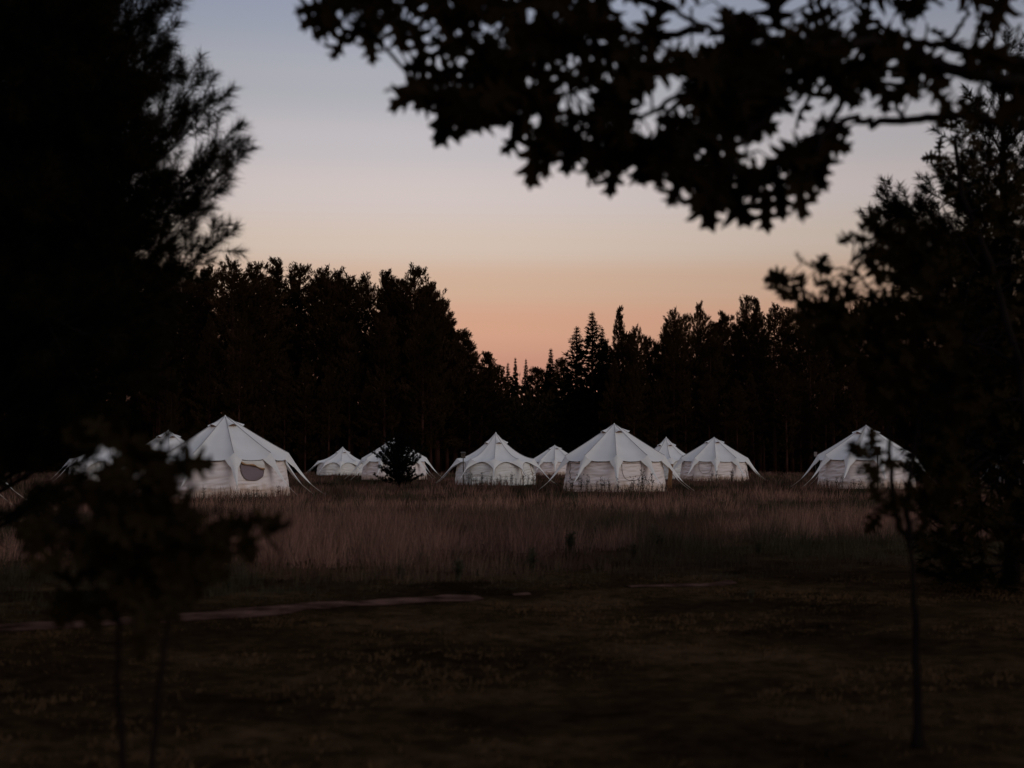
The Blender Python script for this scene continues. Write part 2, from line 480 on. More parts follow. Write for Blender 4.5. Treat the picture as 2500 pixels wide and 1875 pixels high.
def d_outline(T, k, w, ztop, zbot, off, n=28):
    """window outline on wall panel k: flat head, round foot"""
    pts = []
    hw = w
    for i in range(n + 1):
        t = i / n
        a = PI * t
        x = -hw * math.cos(a)
        x = math.copysign(abs(x / hw) ** 0.7, x) * hw
        z = ztop - (ztop - zbot) * math.sin(a) ** 0.65
        pts.append(T.wall(k, x, z, off))
    return pts
def add_window(root, T, k, w, ztop, zbot, open_=False):
    g = Geo(); ring = d_outline(T, k, w, ztop, zbot, 0.040 if open_ else 0.012)
    top = [T.wall(k, w - 2 * w * i / 10, ztop, 0.040 if open_ else 0.012) for i in range(1, 10)]
    g.tube(ring + top + [ring[0]], 0.011, 4, cap=False)
    if not open_:
        return obj("window_piping", g.mesh("window_piping", M['piping']), root)
    s = Geo()
    n = 14; vs_ = []
    for i in range(n + 1):
        a = PI * i / n
        x = -math.copysign(abs(math.cos(a)) ** 0.7, math.cos(a)) * w
        zb = ztop - (ztop - zbot) * math.sin(a) ** 0.65
        for j in range(6):
            vs_.append(T.wall(k, x, zb + (ztop - zb) * j / 5, 0.034))
    s.add(vs_, [(i * 6 + j, (i + 1) * 6 + j, (i + 1) * 6 + j + 1, i * 6 + j + 1) for i in range(n) for j in range(5)])
    wnd = obj("window", s.mesh("window", M['screen'], True), root)
    wnd["label"] = "dark mesh window half open under its rolled flap"
    obj("window_piping", g.mesh("window_piping", M['piping']), wnd)
    f = Geo(); nu, nv = 13, 6; vs_ = []
    for j in range(nv):
        for i in range(nu):
            x = -w + 2 * w * i / (nu - 1)
            t = i / (nu - 1)
            zlow = ztop - 0.03 - 0.27 * t ** 0.8 - 0.03 * math.sin(9 * t)
            z = ztop + 0.04 + (zlow - ztop - 0.04) * j / (nv - 1)
            vs_.append(T.wall(k, x, z, 0.055 + 0.03 * math.sin(PI * j / (nv - 1)) + 0.012 * math.sin(7 * t + 3 * j)))
    f.add(vs_, grid_faces(nu, nv))
    obj("window_flap", f.mesh("window_flap", M['canvas'], True), wnd)
    hem = Geo()
    hem.tube([T.wall(k, -w + 2 * w * i / 12, ztop - 0.03 - 0.27 * (i / 12) ** 0.8 - 0.03 * math.sin(9 * i / 12), 0.075) for i in range(13)], [0.03 + 0.012 * math.sin(i * 1.3) for i in range(13)], 6)
    obj("rolled_hem", hem.mesh("rolled_hem", M['tan'], True), wnd)

def make_tent(px, s, kind, rot, label, zs=1.0, wins=(), group=None):
    """centre column px and pixels per metre s in the photograph; rot turns a ridge from facing the camera"""
    Y = FPX / s
    T, parts = KIND_PARTS[kind]
    x = (px - 1250) / FPX * Y
    face = math.atan2(-Y, -x)                        # towards the camera
    root = empty("bell_tent", (x, Y, 0.0), face + R(rot), (1, 1, zs))
    vr = random.Random(int(px * 7 + s))
    root.rotation_euler = (R(vr.uniform(-0.9, 0.9)), R(vr.uniform(-0.9, 0.9)), face + R(rot))
    root.scale = (vr.uniform(0.98, 1.03), vr.uniform(0.98, 1.03), zs)
    tag(root, label, "tent", "canvas bell tents in the field")
    for name, me, subs in parts:
        o = obj(name, me, root)
        for sn, sm in subs:
            obj(sn, sm, o)
    for wspec in wins:
        add_window(root, T, *wspec)
    return root

tents = {}
TENTS = [  # key, px, px per metre, kind, rot, zscale, windows (panel, half width, top, bottom, open), label
 ('a', -246, 79, 'star', 20, 1.0, (), "cropped tent at the left picture edge, only a pale guy flap showing beside the pine"),
 ('b', 262, 36, 'lotus', 10, 1.0, (), "tent furthest left in the group of three, mostly hidden by the blurred sapling"),
 ('c', 410, 43, 'star', 3, 1.0, ((9, 0.62, 1.22, 0.45),), "tent whose peak shows just left of the big open-window tent"),
 ('d', 553, 63, 'star', 7, 1.0, ((0, 0.66, 1.36, 0.62, True), (8, 0.62, 1.30, 0.5)), "big white tent on the left with an open mesh window"),
 ('e', 836, 24.5, 'lotus', -3, 0.91, (), "smallest white tent with a sharp peak, left of the young pine"),
 ('f', 963, 32, 'star', 14, 1.0, ((0, 0.6, 1.2, 0.5),), "tent half hidden behind the dark young pine"),
 ('g', 1210, 40.5, 'lotus', -2, 1.0, ((7, 0.6, 1.15, 0.45),), "white tent with arched openings and concave roof beside the tall nest box"),
 ('h', 1355, 24, 'star', 0, 0.97, (), "small far tent peeking out between the arched tent and the large middle tent"),
 ('i', 1500, 52, 'star', 2, 1.0, ((0, 0.66, 1.30, 0.52), (8, 0.62, 1.30, 0.52)), "large white tent right of centre with vent hoods and a tan door curtain"),
 ('j', 1626, 31, 'lotus', 8, 1.06, (), "steep peaked tent rising behind the right shoulder of the large middle tent"),
 ('k', 1742, 33.5, 'star', 3, 1.0, ((9, 0.62, 1.25, 0.55),), "cream tent right of the steep peak, near the dark right wood"),
 ('l', 2113, 47.5, 'star', 16, 1.03, (), "lilac-tinged tent on the right behind the thin sapling stems"),
 ('m', 2545, 45, 'star', 10, 1.0, (), "tent at the right picture edge, glimpsed through the dark pine"),
]
for key, px, s, kind, rot, zs, wins, label in TENTS:
    tents[key] = make_tent(px, s, kind, rot, label, zs, wins)

# tan door curtain of the large middle tent, hung out on its right side
g = Geo(); nu, nv = 9, 10
vs_ = []
for j in range(nv):
    for i in range(nu):
        t = i / (nu - 1); z = 1.25 * (1 - j / (nv - 1))
        vs_.append(Vector((-0.15 - 0.25 * t + 0.02 * math.sin(9 * t + j), -2.52 - 0.20 * t - 0.03 * math.sin(14 * t + 0.6 * j) + 0.02 * (1 - z), z)))
g.add(vs_, grid_faces(nu, nv))
I = tents['i']
cur = obj("door_curtain", g.mesh("door_curtain", M['tan'], True), I)
cur.rotation_euler = (0, 0, R(180 - 2))
cur["label"] = "tan door curtain hanging at the side of the tent"
# brown ties at the door of the arched tent
for uu, kk in ((-0.85, 1), (0.55, 1)):
    g = Geo()
    g.tube([LOTUS.wall(kk, uu + 0.22 * math.sin(1.6 * j / 9), 1.2 - 1.15 * j / 9, 0.012) for j in range(10)], 0.016, 5)
    obj("door_tie", g.mesh("door_tie", M['tan']), tents['g'])

TENT_XY = [(t.location.x, t.location.y) for t in tents.values()]

# ------------------------------------------------------------------ far woods
def blades(P0, D, Ln, W, up=None):
    """diamond leaf faces: base, two shoulders, tip. arrays (n,3),(n,3),(n,),(n,)"""
    n = len(P0)
    rnd = RNG.normal(size=(n, 3))
    S = np.cross(D, rnd); S /= (np.linalg.norm(S, axis=1, keepdims=True) + 1e-9)
    tip = P0 + D * Ln[:, None]
    mid = P0 + D * (Ln * 0.5)[:, None]
    V = np.stack([P0, mid + S * (W / 2)[:, None], tip, mid - S * (W / 2)[:, None]], axis=1).reshape(-1, 3)
    F = np.arange(n * 4).reshape(n, 4)
    return V, F
def unit(a): return a / (np.linalg.norm(a, axis=1, keepdims=True) + 1e-9)

def red_pine(H, width, base, seed, peaky=1.0, nblade=8000, droop=0.0, tl=0.30):
    """crown and trunk meshes of a pine H metres tall; base = share of bare trunk"""
    r = np.random.default_rng(seed)
    P, D = [], []
    tw = Geo()
    z = base * H
    nwh = int((1 - base) * H / 0.62)
    lean = r.normal(0, 0.012, 2) * H
    def axis_at(zz): return np.array([lean[0] * (zz / H) ** 2, lean[1] * (zz / H) ** 2, zz])
    for i in range(nwh):
        f = (i + 0.5) / nwh                                 # 0 at the crown's foot, 1 at the top
        zz = H * (base + (1 - base) * f)
        prof = (1 - f ** (1.6 / peaky)) ** (0.62 * peaky) * (0.45 + 0.55 * min(1, f / 0.30))
        nb = 5 if f < 0.9 else 4
        a0 = r.uniform(0, 6.28)
        for b in range(nb):
            if f < 0.35 and r.random() < 0.30: continue
            a = a0 + b * 6.283 / nb + r.normal(0, 0.25)
            ln = max(0.25, width * prof * r.uniform(0.62, 1.15))
            el = R(8 + 38 * f - droop) + r.normal(0, 0.10)
            s = axis_at(zz + r.normal(0, 0.15))
            d = np.array([math.cos(a) * math.cos(el), math.sin(a) * math.cos(el), math.sin(el)])
            e = s + d * ln + np.array([0, 0, 0.10 * ln])
            tw.tube([s, (s + e) / 2 - np.array([0, 0, 0.04 * ln]), e], [0.045, 0.03, 0.012], 3, cap=False)
            nt_ = max(5, int(ln * 8.5 * (0.85 if f < 0.3 else 1.0)))
            for q in range(nt_):
                t = 1 - (r.random() ** 1.4) * 0.85
                side = r.normal(0, 0.22 * ln * (1.1 - t * 0.8) + 0.12)
                p = s + (e - s) * t + np.array([-math.sin(a) * side, math.cos(a) * side, r.normal(0.02, 0.12)])
                P.append(p); D.append(np.array([d[0] * 0.7, d[1] * 0.7, 0.9 + 0.7 * f]) + r.normal(0, 0.18, 3))
    for q in range(5):                                       # leader
        P.append(axis_at(H - 0.25 * q)); D.append(np.array([0, 0, 1.0]) + r.normal(0, 0.1, 3))
    P = np.array(P); D = unit(np.array(D))
    per = max(6, int(nblade / len(P)))
    n = len(P) * per
    P0 = np.repeat(P, per, 0); DD = np.repeat(D, per, 0)
    along = r.uniform(-0.15, 0.30, n)
    P0 = P0 + DD * along[:, None] + r.normal(0, 0.045, (n, 3))
    DD = unit(DD + r.normal(0, 0.30, (n, 3)))
    Lb = r.uniform(0.6, 1.15, n) * tl; Wb = r.uniform(0.032, 0.070, n)
    V, F = blades(P0, DD, Lb, Wb)
    return V, F, tw, axis_at
def spruce(H, width, seed, nblade=6000, base=0.06, tuftiness=1.0):
    r = np.random.default_rng(seed)
    P, D = [], []; tw = Geo()
    nwh = int(H / 0.34)
    for i in range(nwh):
        f = base + (1 - base) * (i + 0.5) / nwh
        ln0 = width * (1 - f) ** 0.92 + 0.03
        nb = 6
        a0 = r.uniform(0, 6.28)
        for b in range(nb):
            a = a0 + b * 6.283 / nb + r.normal(0, 0.2)
            ln = ln0 * r.uniform(0.55, 1.2)
            el = R(-18 + 55 * f) + r.normal(0, 0.1)
            d = np.array([math.cos(a) * math.cos(el), math.sin(a) * math.cos(el), math.sin(el)])
            s = np.array([0, 0, H * f]); e = s + d * ln
            tw.tube([s, e], [0.03, 0.01], 3, cap=False)
            for q in range(max(2, int(ln * 5))):
                t = r.random() ** 0.7
                side = r.normal(0, 0.12 * ln * (1 - 0.6 * t) + 0.04)
                P.append(s + (e - s) * t + np.array([-math.sin(a) * side, math.cos(a) * side, r.normal(-0.03, 0.05)]))
                D.append(d + np.array([0, 0, 0.15]))
    for q in range(8):
        P.append(np.array([0, 0, H - 0.2 * q])); D.append(np.array([0, 0, 1.0]))
    P = np.array(P); D = unit(np.array(D))
    per = max(4, int(nblade / len(P))); n = len(P) * per
    P0 = np.repeat(P, per, 0) + r.normal(0, 0.05, (n, 3)); DD = unit(np.repeat(D, per, 0) + r.normal(0, 0.45, (n, 3)))
    tap = np.clip((1 - P0[:, 2] / H) * 4.0 + 0.25, 0.35, 1.0)
    V, F = blades(P0, DD, r.uniform(0.16, 0.34, n) * tap, r.uniform(0.05, 0.10, n) * tap)
    return V, F, tw, (lambda zz: np.array([0, 0, zz]))

def join_quads(V, F, tw):
    nv = len(V)
    tv = np.array(tw.v).reshape(-1, 3); tf = np.array([f for f in tw.f if len(f) == 4], dtype=np.int64)
    return np.concatenate([V, tv]), np.concatenate([F, tf + nv])
def tree_meshes(spec):
    kind = spec[0]
    if kind == 'pine':
        V, F, tw, ax_ = red_pine(*spec[1:]); mat = M['far_needle']; H = spec[1]
    else:
        V, F, tw, ax_ = spruce(*spec[1:]); mat = M['far_needle_cool']; H = spec[1]
    V, F = join_quads(V, F, tw)
    crown = np_mesh("crown", V, F, mat)
    g = Geo()
    rad = 0.011 * H + 0.03
    g.tube([ax_(H * q / 8) for q in range(9)], [rad * (1 - 0.115 * q) for q in range(9)], 7)
    return crown, g.mesh("trunk", M['far_bark'], True), H
TREE = {}
#                       kind    H    width base seed peaky nblade
TREE['p1'] = tree_meshes(('pine', 18, 2.9, 0.20, 21, 0.85, 23000))
TREE['p2'] = tree_meshes(('pine', 18, 2.7, 0.26, 22, 0.80, 22000))
TREE['p3'] = tree_meshes(('pine', 18, 3.2, 0.16, 23, 1.00, 25000))
TREE['p4'] = tree_meshes(('pine', 18, 2.4, 0.22, 24, 1.25, 22000))
TREE['p5'] = tree_meshes(('pine', 18, 4.3, 0.12, 25, 1.05, 36000))     # broad edge tree
TREE['p6'] = tree_meshes(('pine', 13, 2.3, 0.12, 26, 1.25, 17000))
TREE['p7'] = tree_meshes(('pine', 13, 2.0, 0.18, 27, 1.0, 15000))
TREE['s1'] = tree_meshes(('spruce', 13, 2.3, 31, 16000))
TREE['s2'] = tree_meshes(('spruce', 13, 1.0, 32, 8000))
TREE['s3'] = tree_meshes(('spruce', 13, 1.7, 33, 11000))
def far_tree(kind, px, py, Y, label, group, rz=None, wide=1.0, name="pine_tree"):
    crown, trunk, H = TREE[kind]
    top = at(px, py, Y)
    k = top.z / H
    o = empty(name, (top.x, Y, -0.05), random.uniform(0, 6.28) if rz is None else rz, (k * wide, k * wide, k))
    tag(o, label, "tree", group)
    obj("trunk", trunk, o); obj("crown", crown, o)
    return o
G_L = "pines of the tall stand behind the left tents"
G_R = "pines of the dark wood behind the right tents"
G_C = "far conifers in the gap between the two woods"
L_L = "tall dark pine in the stand on the left, behind the tents"
L_R = "dark pine in the wood on the right, behind the tents"
left_top = [(392, 668, 'p2', 1.0), (440, 656, 'p1', 1.0), (505, 660, 'p3', 1.0), (577, 645, 'p2', 1.0), (636, 650, 'p1', 1.0), (686, 648, 'p4', 1.1), (738, 656, 'p1', 1.05),
            (793, 668, 'p2', 1.0), (826, 668, 'p3', 0.9), (860, 682, 'p2', 0.95), (935, 674, 'p4', 1.0), (965, 690, 'p3', 0.9)]
random.seed(3)
LEFT_LABELS = ["skyline pine almost hidden by the near pine's needles", "skyline pine just left of the open-window tent's peak", "skyline pine right above the open-window tent's left roof", "round-topped skyline pine above the open-window tent's right side", 'skyline pine above the right guy flap of the open-window tent', "slim pointed skyline pine left of the smallest tent's peak", 'broad skyline pine between the open-window tent and the smallest tent', "skyline pine left of the smallest white tent's apex", 'skyline pine directly above the smallest white tent',
 'lower skyline pine in the dip above the young pine',
 'pointed skyline pine above the lone young pine',
 'skyline pine touching the tallest broad pine on its left']
for (px, py, k, w), lab in zip(left_top, LEFT_LABELS):
    far_tree(k, px, py, random.uniform(172, 184), lab, G_L, wide=w * 1.32)
far_tree('p5', 1014, 662, 176, "tallest broad pine at the right end of the left stand, sloping to the gap", G_L, wide=1.45)
for px, py, k, w, lab in [(1068, 716, 'p6', 1.5, "first pine stepping down from the tallest broad pine"), (1112, 794, 'p6', 1.6, "pine low on the slope of crowns left of the gap"), (1128, 815, 'p7', 1.5, "rounded pine low on the slope of crowns left of the gap"),
                          (1172, 868, 'p6', 1.7, "last low pine of the slope where the sky gap opens")]:
    far_tree(k, px, py, random.uniform(176, 186), lab, G_L, wide=w)
far_tree('p6', 1092, 770, 178, "shorter pine stepping down beside the tallest one towards the gap", G_L, wide=1.1)
far_tree('p5', 1146, 838, 182, "low bushy pine closing the left stand at the sky gap", G_L, wide=1.0)
far_tree('p3', 1052, 704, 180, "pine leaning out of the right flank of the tallest broad pine", G_L, wide=1.2)
far_tree('p7', 1075, 745, 184, "pine tucked behind the shoulder of the tallest broad pine", G_L, wide=1.1)
for i, px in enumerate(list(range(-60, 400, 38)) + list(range(400, 1000, 54))):        # second and third row
    far_tree(('p1', 'p2', 'p3', 'p4')[i % 4], px + random.uniform(-14, 14), random.uniform(662, 696) + (18 if px > 830 else 0), random.uniform(186, 204), L_L, G_L, wide=1.25)
for i, px in enumerate(range(390, 1110, 45)):
    far_tree(('p3', 'p1', 'p5')[i % 3], px + random.uniform(-20, 20), random.choice((random.uniform(745, 800), random.uniform(840, 930))), random.uniform(164, 170), "younger pine in front of the tall left stand", "younger pines at the foot of the left stand", wide=0.9)
right_top = [(1507, 762, 'p4', 0.85), (1546, 805, 'p2', 0.8), (1583, 830, 'p7', 1.0), (1606, 842, 'p7', 0.9), (1621, 800, 'p4', 0.8), (1644, 766, 'p2', 0.85), (1672, 775, 'p1', 0.75), (1706, 748, 'p3', 0.8), (1731, 792, 'p2', 0.8),
             (1768, 772, 'p4', 0.9), (1798, 800, 'p1', 0.8), (1830, 731, 'p1', 0.9), (1852, 742, 'p4', 0.9), (1888, 752, 'p2', 0.95), (1930, 760, 'p1', 1.0), (1975, 742, 'p3', 1.0), (2030, 752, 'p1', 1.0), (2090, 740, 'p2', 1.0), (2150, 752, 'p3', 1.0), (2215, 745, 'p1', 1.0)]
RIGHT_LABELS = ['slender candle-shaped pine directly above the large middle tent', 'pine dropping away right of the candle-shaped pine', "short pine in the notch left of the right wood's rise", 'lowest pine in the notch right above the steep peaked tent', "narrow pine at the start of the right wood's rise", 'full pine left of the twin crown above the cream tent', 'pine between the two high crowns above the steep tent', 'high crowned pine above the gap between steep tent and cream tent', 'short pine right of the high crowned pine', 'slim pine standing free above the cream tent', 'low pine right of the slim free-standing one', 'tallest crown of the right wood, left of the sapling leaves', 'pine sharing the tallest crown of the right wood']
for i, (px, py, k, w) in enumerate(right_top):
    far_tree(k, px, py, random.uniform(166, 180), RIGHT_LABELS[i] if i < len(RIGHT_LABELS) else "dark pine of the right wood behind the slim sapling's leaves", G_R, wide=w * 1.15)
for i, px in enumerate(range(1480, 2560, 44)):
    far_tree(('p3', 'p1', 'p6', 'p5')[i % 4], px + random.uniform(-16, 16), random.uniform(808, 850) - (0 if px < 1650 else 36), random.uniform(184, 200), L_R, G_R)
for i, px in enumerate(range(1500, 2300, 58)):
    far_tree(('p6', 'p7', 'p5')[i % 3], px + random.uniform(-18, 18), random.uniform(885, 935), random.uniform(158, 164), "low young pine at the foot of the right wood", "young pines at the foot of the right wood")
far_tree('s1', 1446, 762, 172, "pointed larch-like conifer, the taller of the pair at the gap's right side", G_R, name="spruce_tree", wide=1.55)
far_tree('s1', 1408, 797, 174, "pointed conifer nearest the gap on its right side", G_R, name="spruce_tree", wide=1.6)
far_tree('s3', 1470, 800, 176, "slim conifer just right of the tall pointed pair", G_R, name="spruce_tree", wide=1.4)
for px, py, k, w, lab in [(1212, 897, 'p7', 1.7, "round-headed far pine at the left of the sky gap"), (1240, 887, 's3', 1.1, "narrow far spruce next to the round-headed pine"),
                          (1258, 874, 's2', 1.0, "thinnest needle-like far spruce in the gap"), (1284, 877, 's1', 0.8, "full cone-shaped far spruce in the middle of the gap"),
                          (1345, 852, 's2', 1.35, "tallest pointed far spruce in the gap"), (1371, 882, 'p7', 1.5, "rounded far pine right of the tallest gap spruce"),
                          (1316, 903, 'p7', 2.0, "low spreading far tree between the cone spruce and the tallest spruce"), (1336, 886, 's1', 0.75, "bushy far spruce pressed against the tallest gap spruce"), (1188, 905, 'p6', 1.4, "low far pine at the foot of the left stand's edge"), (1392, 900, 's1', 0.8, "low far spruce under the pointed pair")]:
    far_tree(k, px, py, random.uniform(235, 255), lab, G_C, wide=w, name="spruce_tree" if k[0] == 's' else "pine_tree")

# masses of brush that nobody could count: behind the stands and along their feet
def brush(name, spots, label, per, tl=(0.5, 1.1)):
    P0, DD = [], []
    for (x, y, w, h) in spots:
        n = per
        q = RNG.normal(size=(n, 3)); q = unit(q) * (RNG.random((n, 1)) ** 0.4)
        lob = 1 + 0.25 * np.sin(q[:, :1] * 7 + x) * np.cos(q[:, 2:] * 6 + y)
        p = q * lob * np.array([w, w * 0.8, h * 0.62]) + np.array([x, y, h * 0.42])
        p[:, 2] = np.maximum(p[:, 2], 0.05)
        P0.append(p); DD.append(unit(q + np.array([0, 0, 0.8]) + RNG.normal(0, 0.5, (n, 3))))
    P0 = np.concatenate(P0); DD = np.concatenate(DD); n = len(P0)
    V, F = blades(P0, DD, RNG.uniform(*tl, n), RNG.uniform(0.25, 0.5, n) * tl[1])
    o = obj(name, np_mesh(name, V, F, M['wood_mass']))
    tag(o, label, "wood", kind="stuff")
sp = []
for px in range(-140, 2660, 26):
    Y = random.uniform(285, 315)
    py = 930 + random.uniform(-14, 14) + (10 if 1150 < px < 1420 else 0)
    p = at(px, py, Y); sp.append((p.x, Y, random.uniform(4.0, 6.0), p.z))
    p = at(px, 1010, Y - 14); sp.append((p.x, Y - 14, random.uniform(4.0, 6.0), p.z))
brush("distant_wood", sp, "dark mass of woodland far behind the field", 420, (0.9, 1.9))
sp = []
for px in range(-140, 2660, 17):
    Y = random.uniform(205, 215) if 1130 < px < 1440 else random.uniform(192, 205)
    py = random.uniform(985, 1050) if not 1130 < px < 1440 else random.uniform(945, 1000)
    p = at(px, py, Y); sp.append((p.x, Y, random.uniform(2.4, 3.6), p.z))
brush("undergrowth", sp, "dark undergrowth at the foot of the wood", 380, (0.5, 1.1))

# ------------------------------------------------------------------ young pine in front of the half hidden tent
def young_pine():
    Yp = 74.0
    base = at(975, 1130, Yp); base.z = 0
    root = empty("young_pine", (base.x, Yp, -0.02))
    tag(root, "dark young pine standing alone in front of a white tent", "tree")
    k = FPX / Yp
    H = 2.85
    tw = Geo(); P, D = [], []
    r = np.random.default_rng(5)
    for i in range(13):
        f = i / 12
        z = 0.18 + f * 2.2
        for b in range(6):
            a = b * 1.047 + i * 0.6 + r.normal(0, 0.2)
            ln = (1.85 * (1 - f) ** 0.75 * r.uniform(0.45, 1.2) + 0.3) * (1.0 if i > 2 else 0.55 + 0.1 * i)
            el = R(16 + 42 * f + r.normal(0, 7))
            s = np.array([0, 0, z]); d = np.array([math.cos(a) * math.cos(el), math.sin(a) * math.cos(el), math.sin(el)])
            e = s + d * ln + np.array([0, 0, 0.18 * ln])
            m = s + d * ln * 0.5
            tw.tube([s, m, e], [0.022, 0.014, 0.006], 3, cap=False)
            for q in range(int(ln * 20)):
                t = 1 - r.random() * 0.9
                p = s * (1 - t) ** 2 + 2 * m * t * (1 - t) + e * t * t
                P.append(p + r.normal(0, 0.03 + 0.06 * (1 - t), 3)); D.append(d + np.array([0, 0, 0.9]))
    for q in range(10):
        P.append(np.array([0, 0, 2.2 + 0.06 * q])); D.append(np.array([0, 0, 1.0]))
    P = np.array(P); D = unit(np.array(D)); per = 20; n = len(P) * per
    P0 = np.repeat(P, per, 0) + r.normal(0, 0.02, (n, 3)); DD = unit(np.repeat(D, per, 0) + r.normal(0, 0.5, (n, 3)))
    V, F = blades(P0, DD, r.uniform(0.09, 0.18, n), r.uniform(0.014, 0.030, n))
    V, F = join_quads(V, F, tw)
    obj("crown", np_mesh("crown", V, F, M['far_needle_cool']), root)
    g = Geo(); g.tube([(0, 0, 0), (0.02, 0, 1.2), (0, 0.02, 2.6)], [0.06, 0.04, 0.012], 7)
    obj("trunk", g.mesh("trunk", M['bark'], True), root)
young_pine()

# ------------------------------------------------------------------ nest boxes and sign
def nest_box(px, py_top, py_bot, s, label, width=0.24):
    Y = FPX / s
    top = at(px, py_top, Y).z
    bot = at(px, py_bot, Y).z
    hb = max(0.2, top - bot)
    x = (px - 1250) / FPX * Y
    root = empty("nest_box", (x, Y, -0.02), math.atan2(x, Y) * -1 + R(8))
    tag(root, label, "nest box", "nest boxes on posts")
    g = Geo(); g.box((0, 0, bot + hb / 2), (width, width * 0.9, hb)); obj("box_body", g.mesh("box_body", M['box_wood']), root)
    g = Geo()
    g.add([(-width * .62, -width * .72, top - 0.01), (width * .62, -width * .72, top - 0.01), (width * .62, width * .6, top + 0.07), (-width * .62, width * .6, top + 0.07),
           (-width * .62, -width * .72, top + 0.015), (width * .62, -width * .72, top + 0.015), (width * .62, width * .6, top + 0.095), (-width * .62, width * .6, top + 0.095)],
          [(0, 3, 2, 1), (4, 5, 6, 7), (0, 1, 5, 4), (1, 2, 6, 5), (2, 3, 7, 6), (3, 0, 4, 7)])
    obj("lid", g.mesh("lid", M['box_wood']), root)
    g = Geo(); g.tube([(0, -width * .45 - 0.004, bot + hb * .62), (0, -width * .45 + 0.01, bot + hb * .62)], 0.028, 12); obj("entrance_hole", g.mesh("entrance_hole", M['dark_hole']), root)
    g = Geo(); g.tube([(0.0, 0, 0), (0.012, 0.01, bot * 0.5), (0, 0, bot + 0.01)], [0.034, 0.03, 0.03], 7); obj("post", g.mesh("post", M['box_wood'], True), root)
nest_box(1131, 1106, 1118, 41.5, "nest box on a tall thin post left of the arched tent")
nest_box(2141, 1094, 1110, 52.0, "nest box on a post in front of the lilac-tinged tent", 0.25)
root = empty("field_sign", ((1990 - 1250) / FPX * 82, 82, -0.02))
tag(root, "small pale notice on a post left of the lilac-tinged tent", "sign")
g = Geo(); g.box((0, -0.03, 1.82), (0.18, 0.02, 0.26)); obj("panel", g.mesh("panel", M['sign_face']), root)
g = Geo(); g.tube([(0, 0, 0), (0, 0, 1.92)], 0.02, 6); obj("post", g.mesh("post", M['box_wood']), root)

# ------------------------------------------------------------------ meadow grass
def patch(x, y, s, o):
    return np.array([noise.noise((a * s, b * s, o)) for a, b in zip(x, y)])
def grass_band(name, n, y0, y1, hfun, wfun, label, colfun, lean=0.25, spread=0.42, keep=None, droop=0.35, per=12, sig=0.05, hv=(0.55, 1.3), green=0.16):
    nt_ = n // per
    u = RNG.random(nt_)
    Y = np.sqrt(y0 ** 2 + u * (y1 ** 2 - y0 ** 2)) if y1 < 45 else y0 * (y1 / y0) ** u
    X = RNG.uniform(-1, 1, nt_) * (spread * Y + 1.0)
    th = np.repeat(RNG.uniform(hv[0], hv[1], nt_), per); tcol = np.repeat(RNG.uniform(0.6, 1.35, nt_), per); tg = np.repeat(RNG.random(nt_) < green, per)
    n = nt_ * per
    ox, oy = RNG.normal(0, 1, n), RNG.normal(0, 1, n)
    X = np.repeat(X, per); Y = np.repeat(Y, per)
    sg = sig * (1 + Y * 0.03)
    X = X + ox * sg; Y = Y + oy * sg
    ok = np.ones(n, bool)
    for tx, ty in TENT_XY:
        ok &= (X - tx) ** 2 + (Y - ty) ** 2 > 2.52 ** 2
    if keep is not None: ok &= keep(X, Y)
    X, Y, th, tcol, tg, ox, oy = X[ok], Y[ok], th[ok], tcol[ok], tg[ok], ox[ok], oy[ok]; n = len(X)
    lowp = patch(X, Y, 0.16, 2.0); midp = patch(X, Y, 0.7, 8.0)
    h = hfun(X, Y, lowp, midp) * RNG.uniform(0.55, 1.2, n) * th
    w = wfun(Y)
    a = RNG.uniform(0, 2 * PI, n)
    ln = RNG.normal(0, lean, n)[:, None] * np.stack([np.cos(a), np.sin(a)], 1) + np.array([0.06, 0.0]) + 0.22 * np.stack([ox, oy], 1)
    Z = np.array([hill(p, q) if q < 60 else -0.02 for p, q in zip(X, Y)]) - 0.005
    b = RNG.uniform(-0.9, 0.9, n)
    sx, sy = np.cos(b), np.sin(b)
    def pt(t, side):
        off = ln * (h * (t * 0.55 + t * t * droop))[:, None]
        ww = w * (1 - t) ** 0.6 * 0.5
        return np.stack([X + off[:, 0] + side * ww * sx, Y + off[:, 1] + side * ww * sy, Z + h * t], 1)
    V = np.stack([pt(0, -1), pt(0, 1), pt(0.5, -1), pt(0.5, 1), pt(1.0, 0)], 1).reshape(-1, 3)
    i0 = np.arange(n) * 5
    T = np.concatenate([np.stack([i0, i0 + 1, i0 + 3], 1), np.stack([i0, i0 + 3, i0 + 2], 1), np.stack([i0 + 2, i0 + 3, i0 + 4], 1)])
    c = colfun(X, Y, lowp, midp)
    c = np.where(tg[:, None], GREEN[None] * 1.15, c)
    c = c * RNG.uniform(0.7, 1.3, (n, 1)) * tcol[:, None]
    C = np.repeat(c, 5, 0)
    o = obj(name, np_mesh(name, V, T, M['grass'], cols=C))
    tag(o, label, "grass", kind="stuff")
    return n
DRY = np.array([0.225, 0.120, 0.088]); DRY2 = np.array([0.088, 0.045, 0.031]); GREEN = np.array([0.036, 0.032, 0.019]); TURF = np.array([0.060, 0.0355, 0.0175])
def mixc(a, b, t): return a[None] * (1 - t[:, None]) + b[None] * t[:, None]
def meadow_col(X, Y, lo, mi):
    t = np.clip(0.42 + 2.6 * lo + 1.5 * mi, 0, 1)
    c = mixc(DRY2, DRY, t)
    gr = np.clip((-lo - 0.02) * 4.6 + mi * 1.3, 0, 0.94)
    edge = np.clip(1 - (Y - track_y(X) - 1.0 - 1.5 * mi) / 4.5, 0, 1) * 0.85
    gr = np.maximum(gr, edge)
    c = c * (1 - gr[:, None]) + GREEN[None] * gr[:, None]
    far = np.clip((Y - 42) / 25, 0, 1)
    return c * (1 - 0.38 * far[:, None])
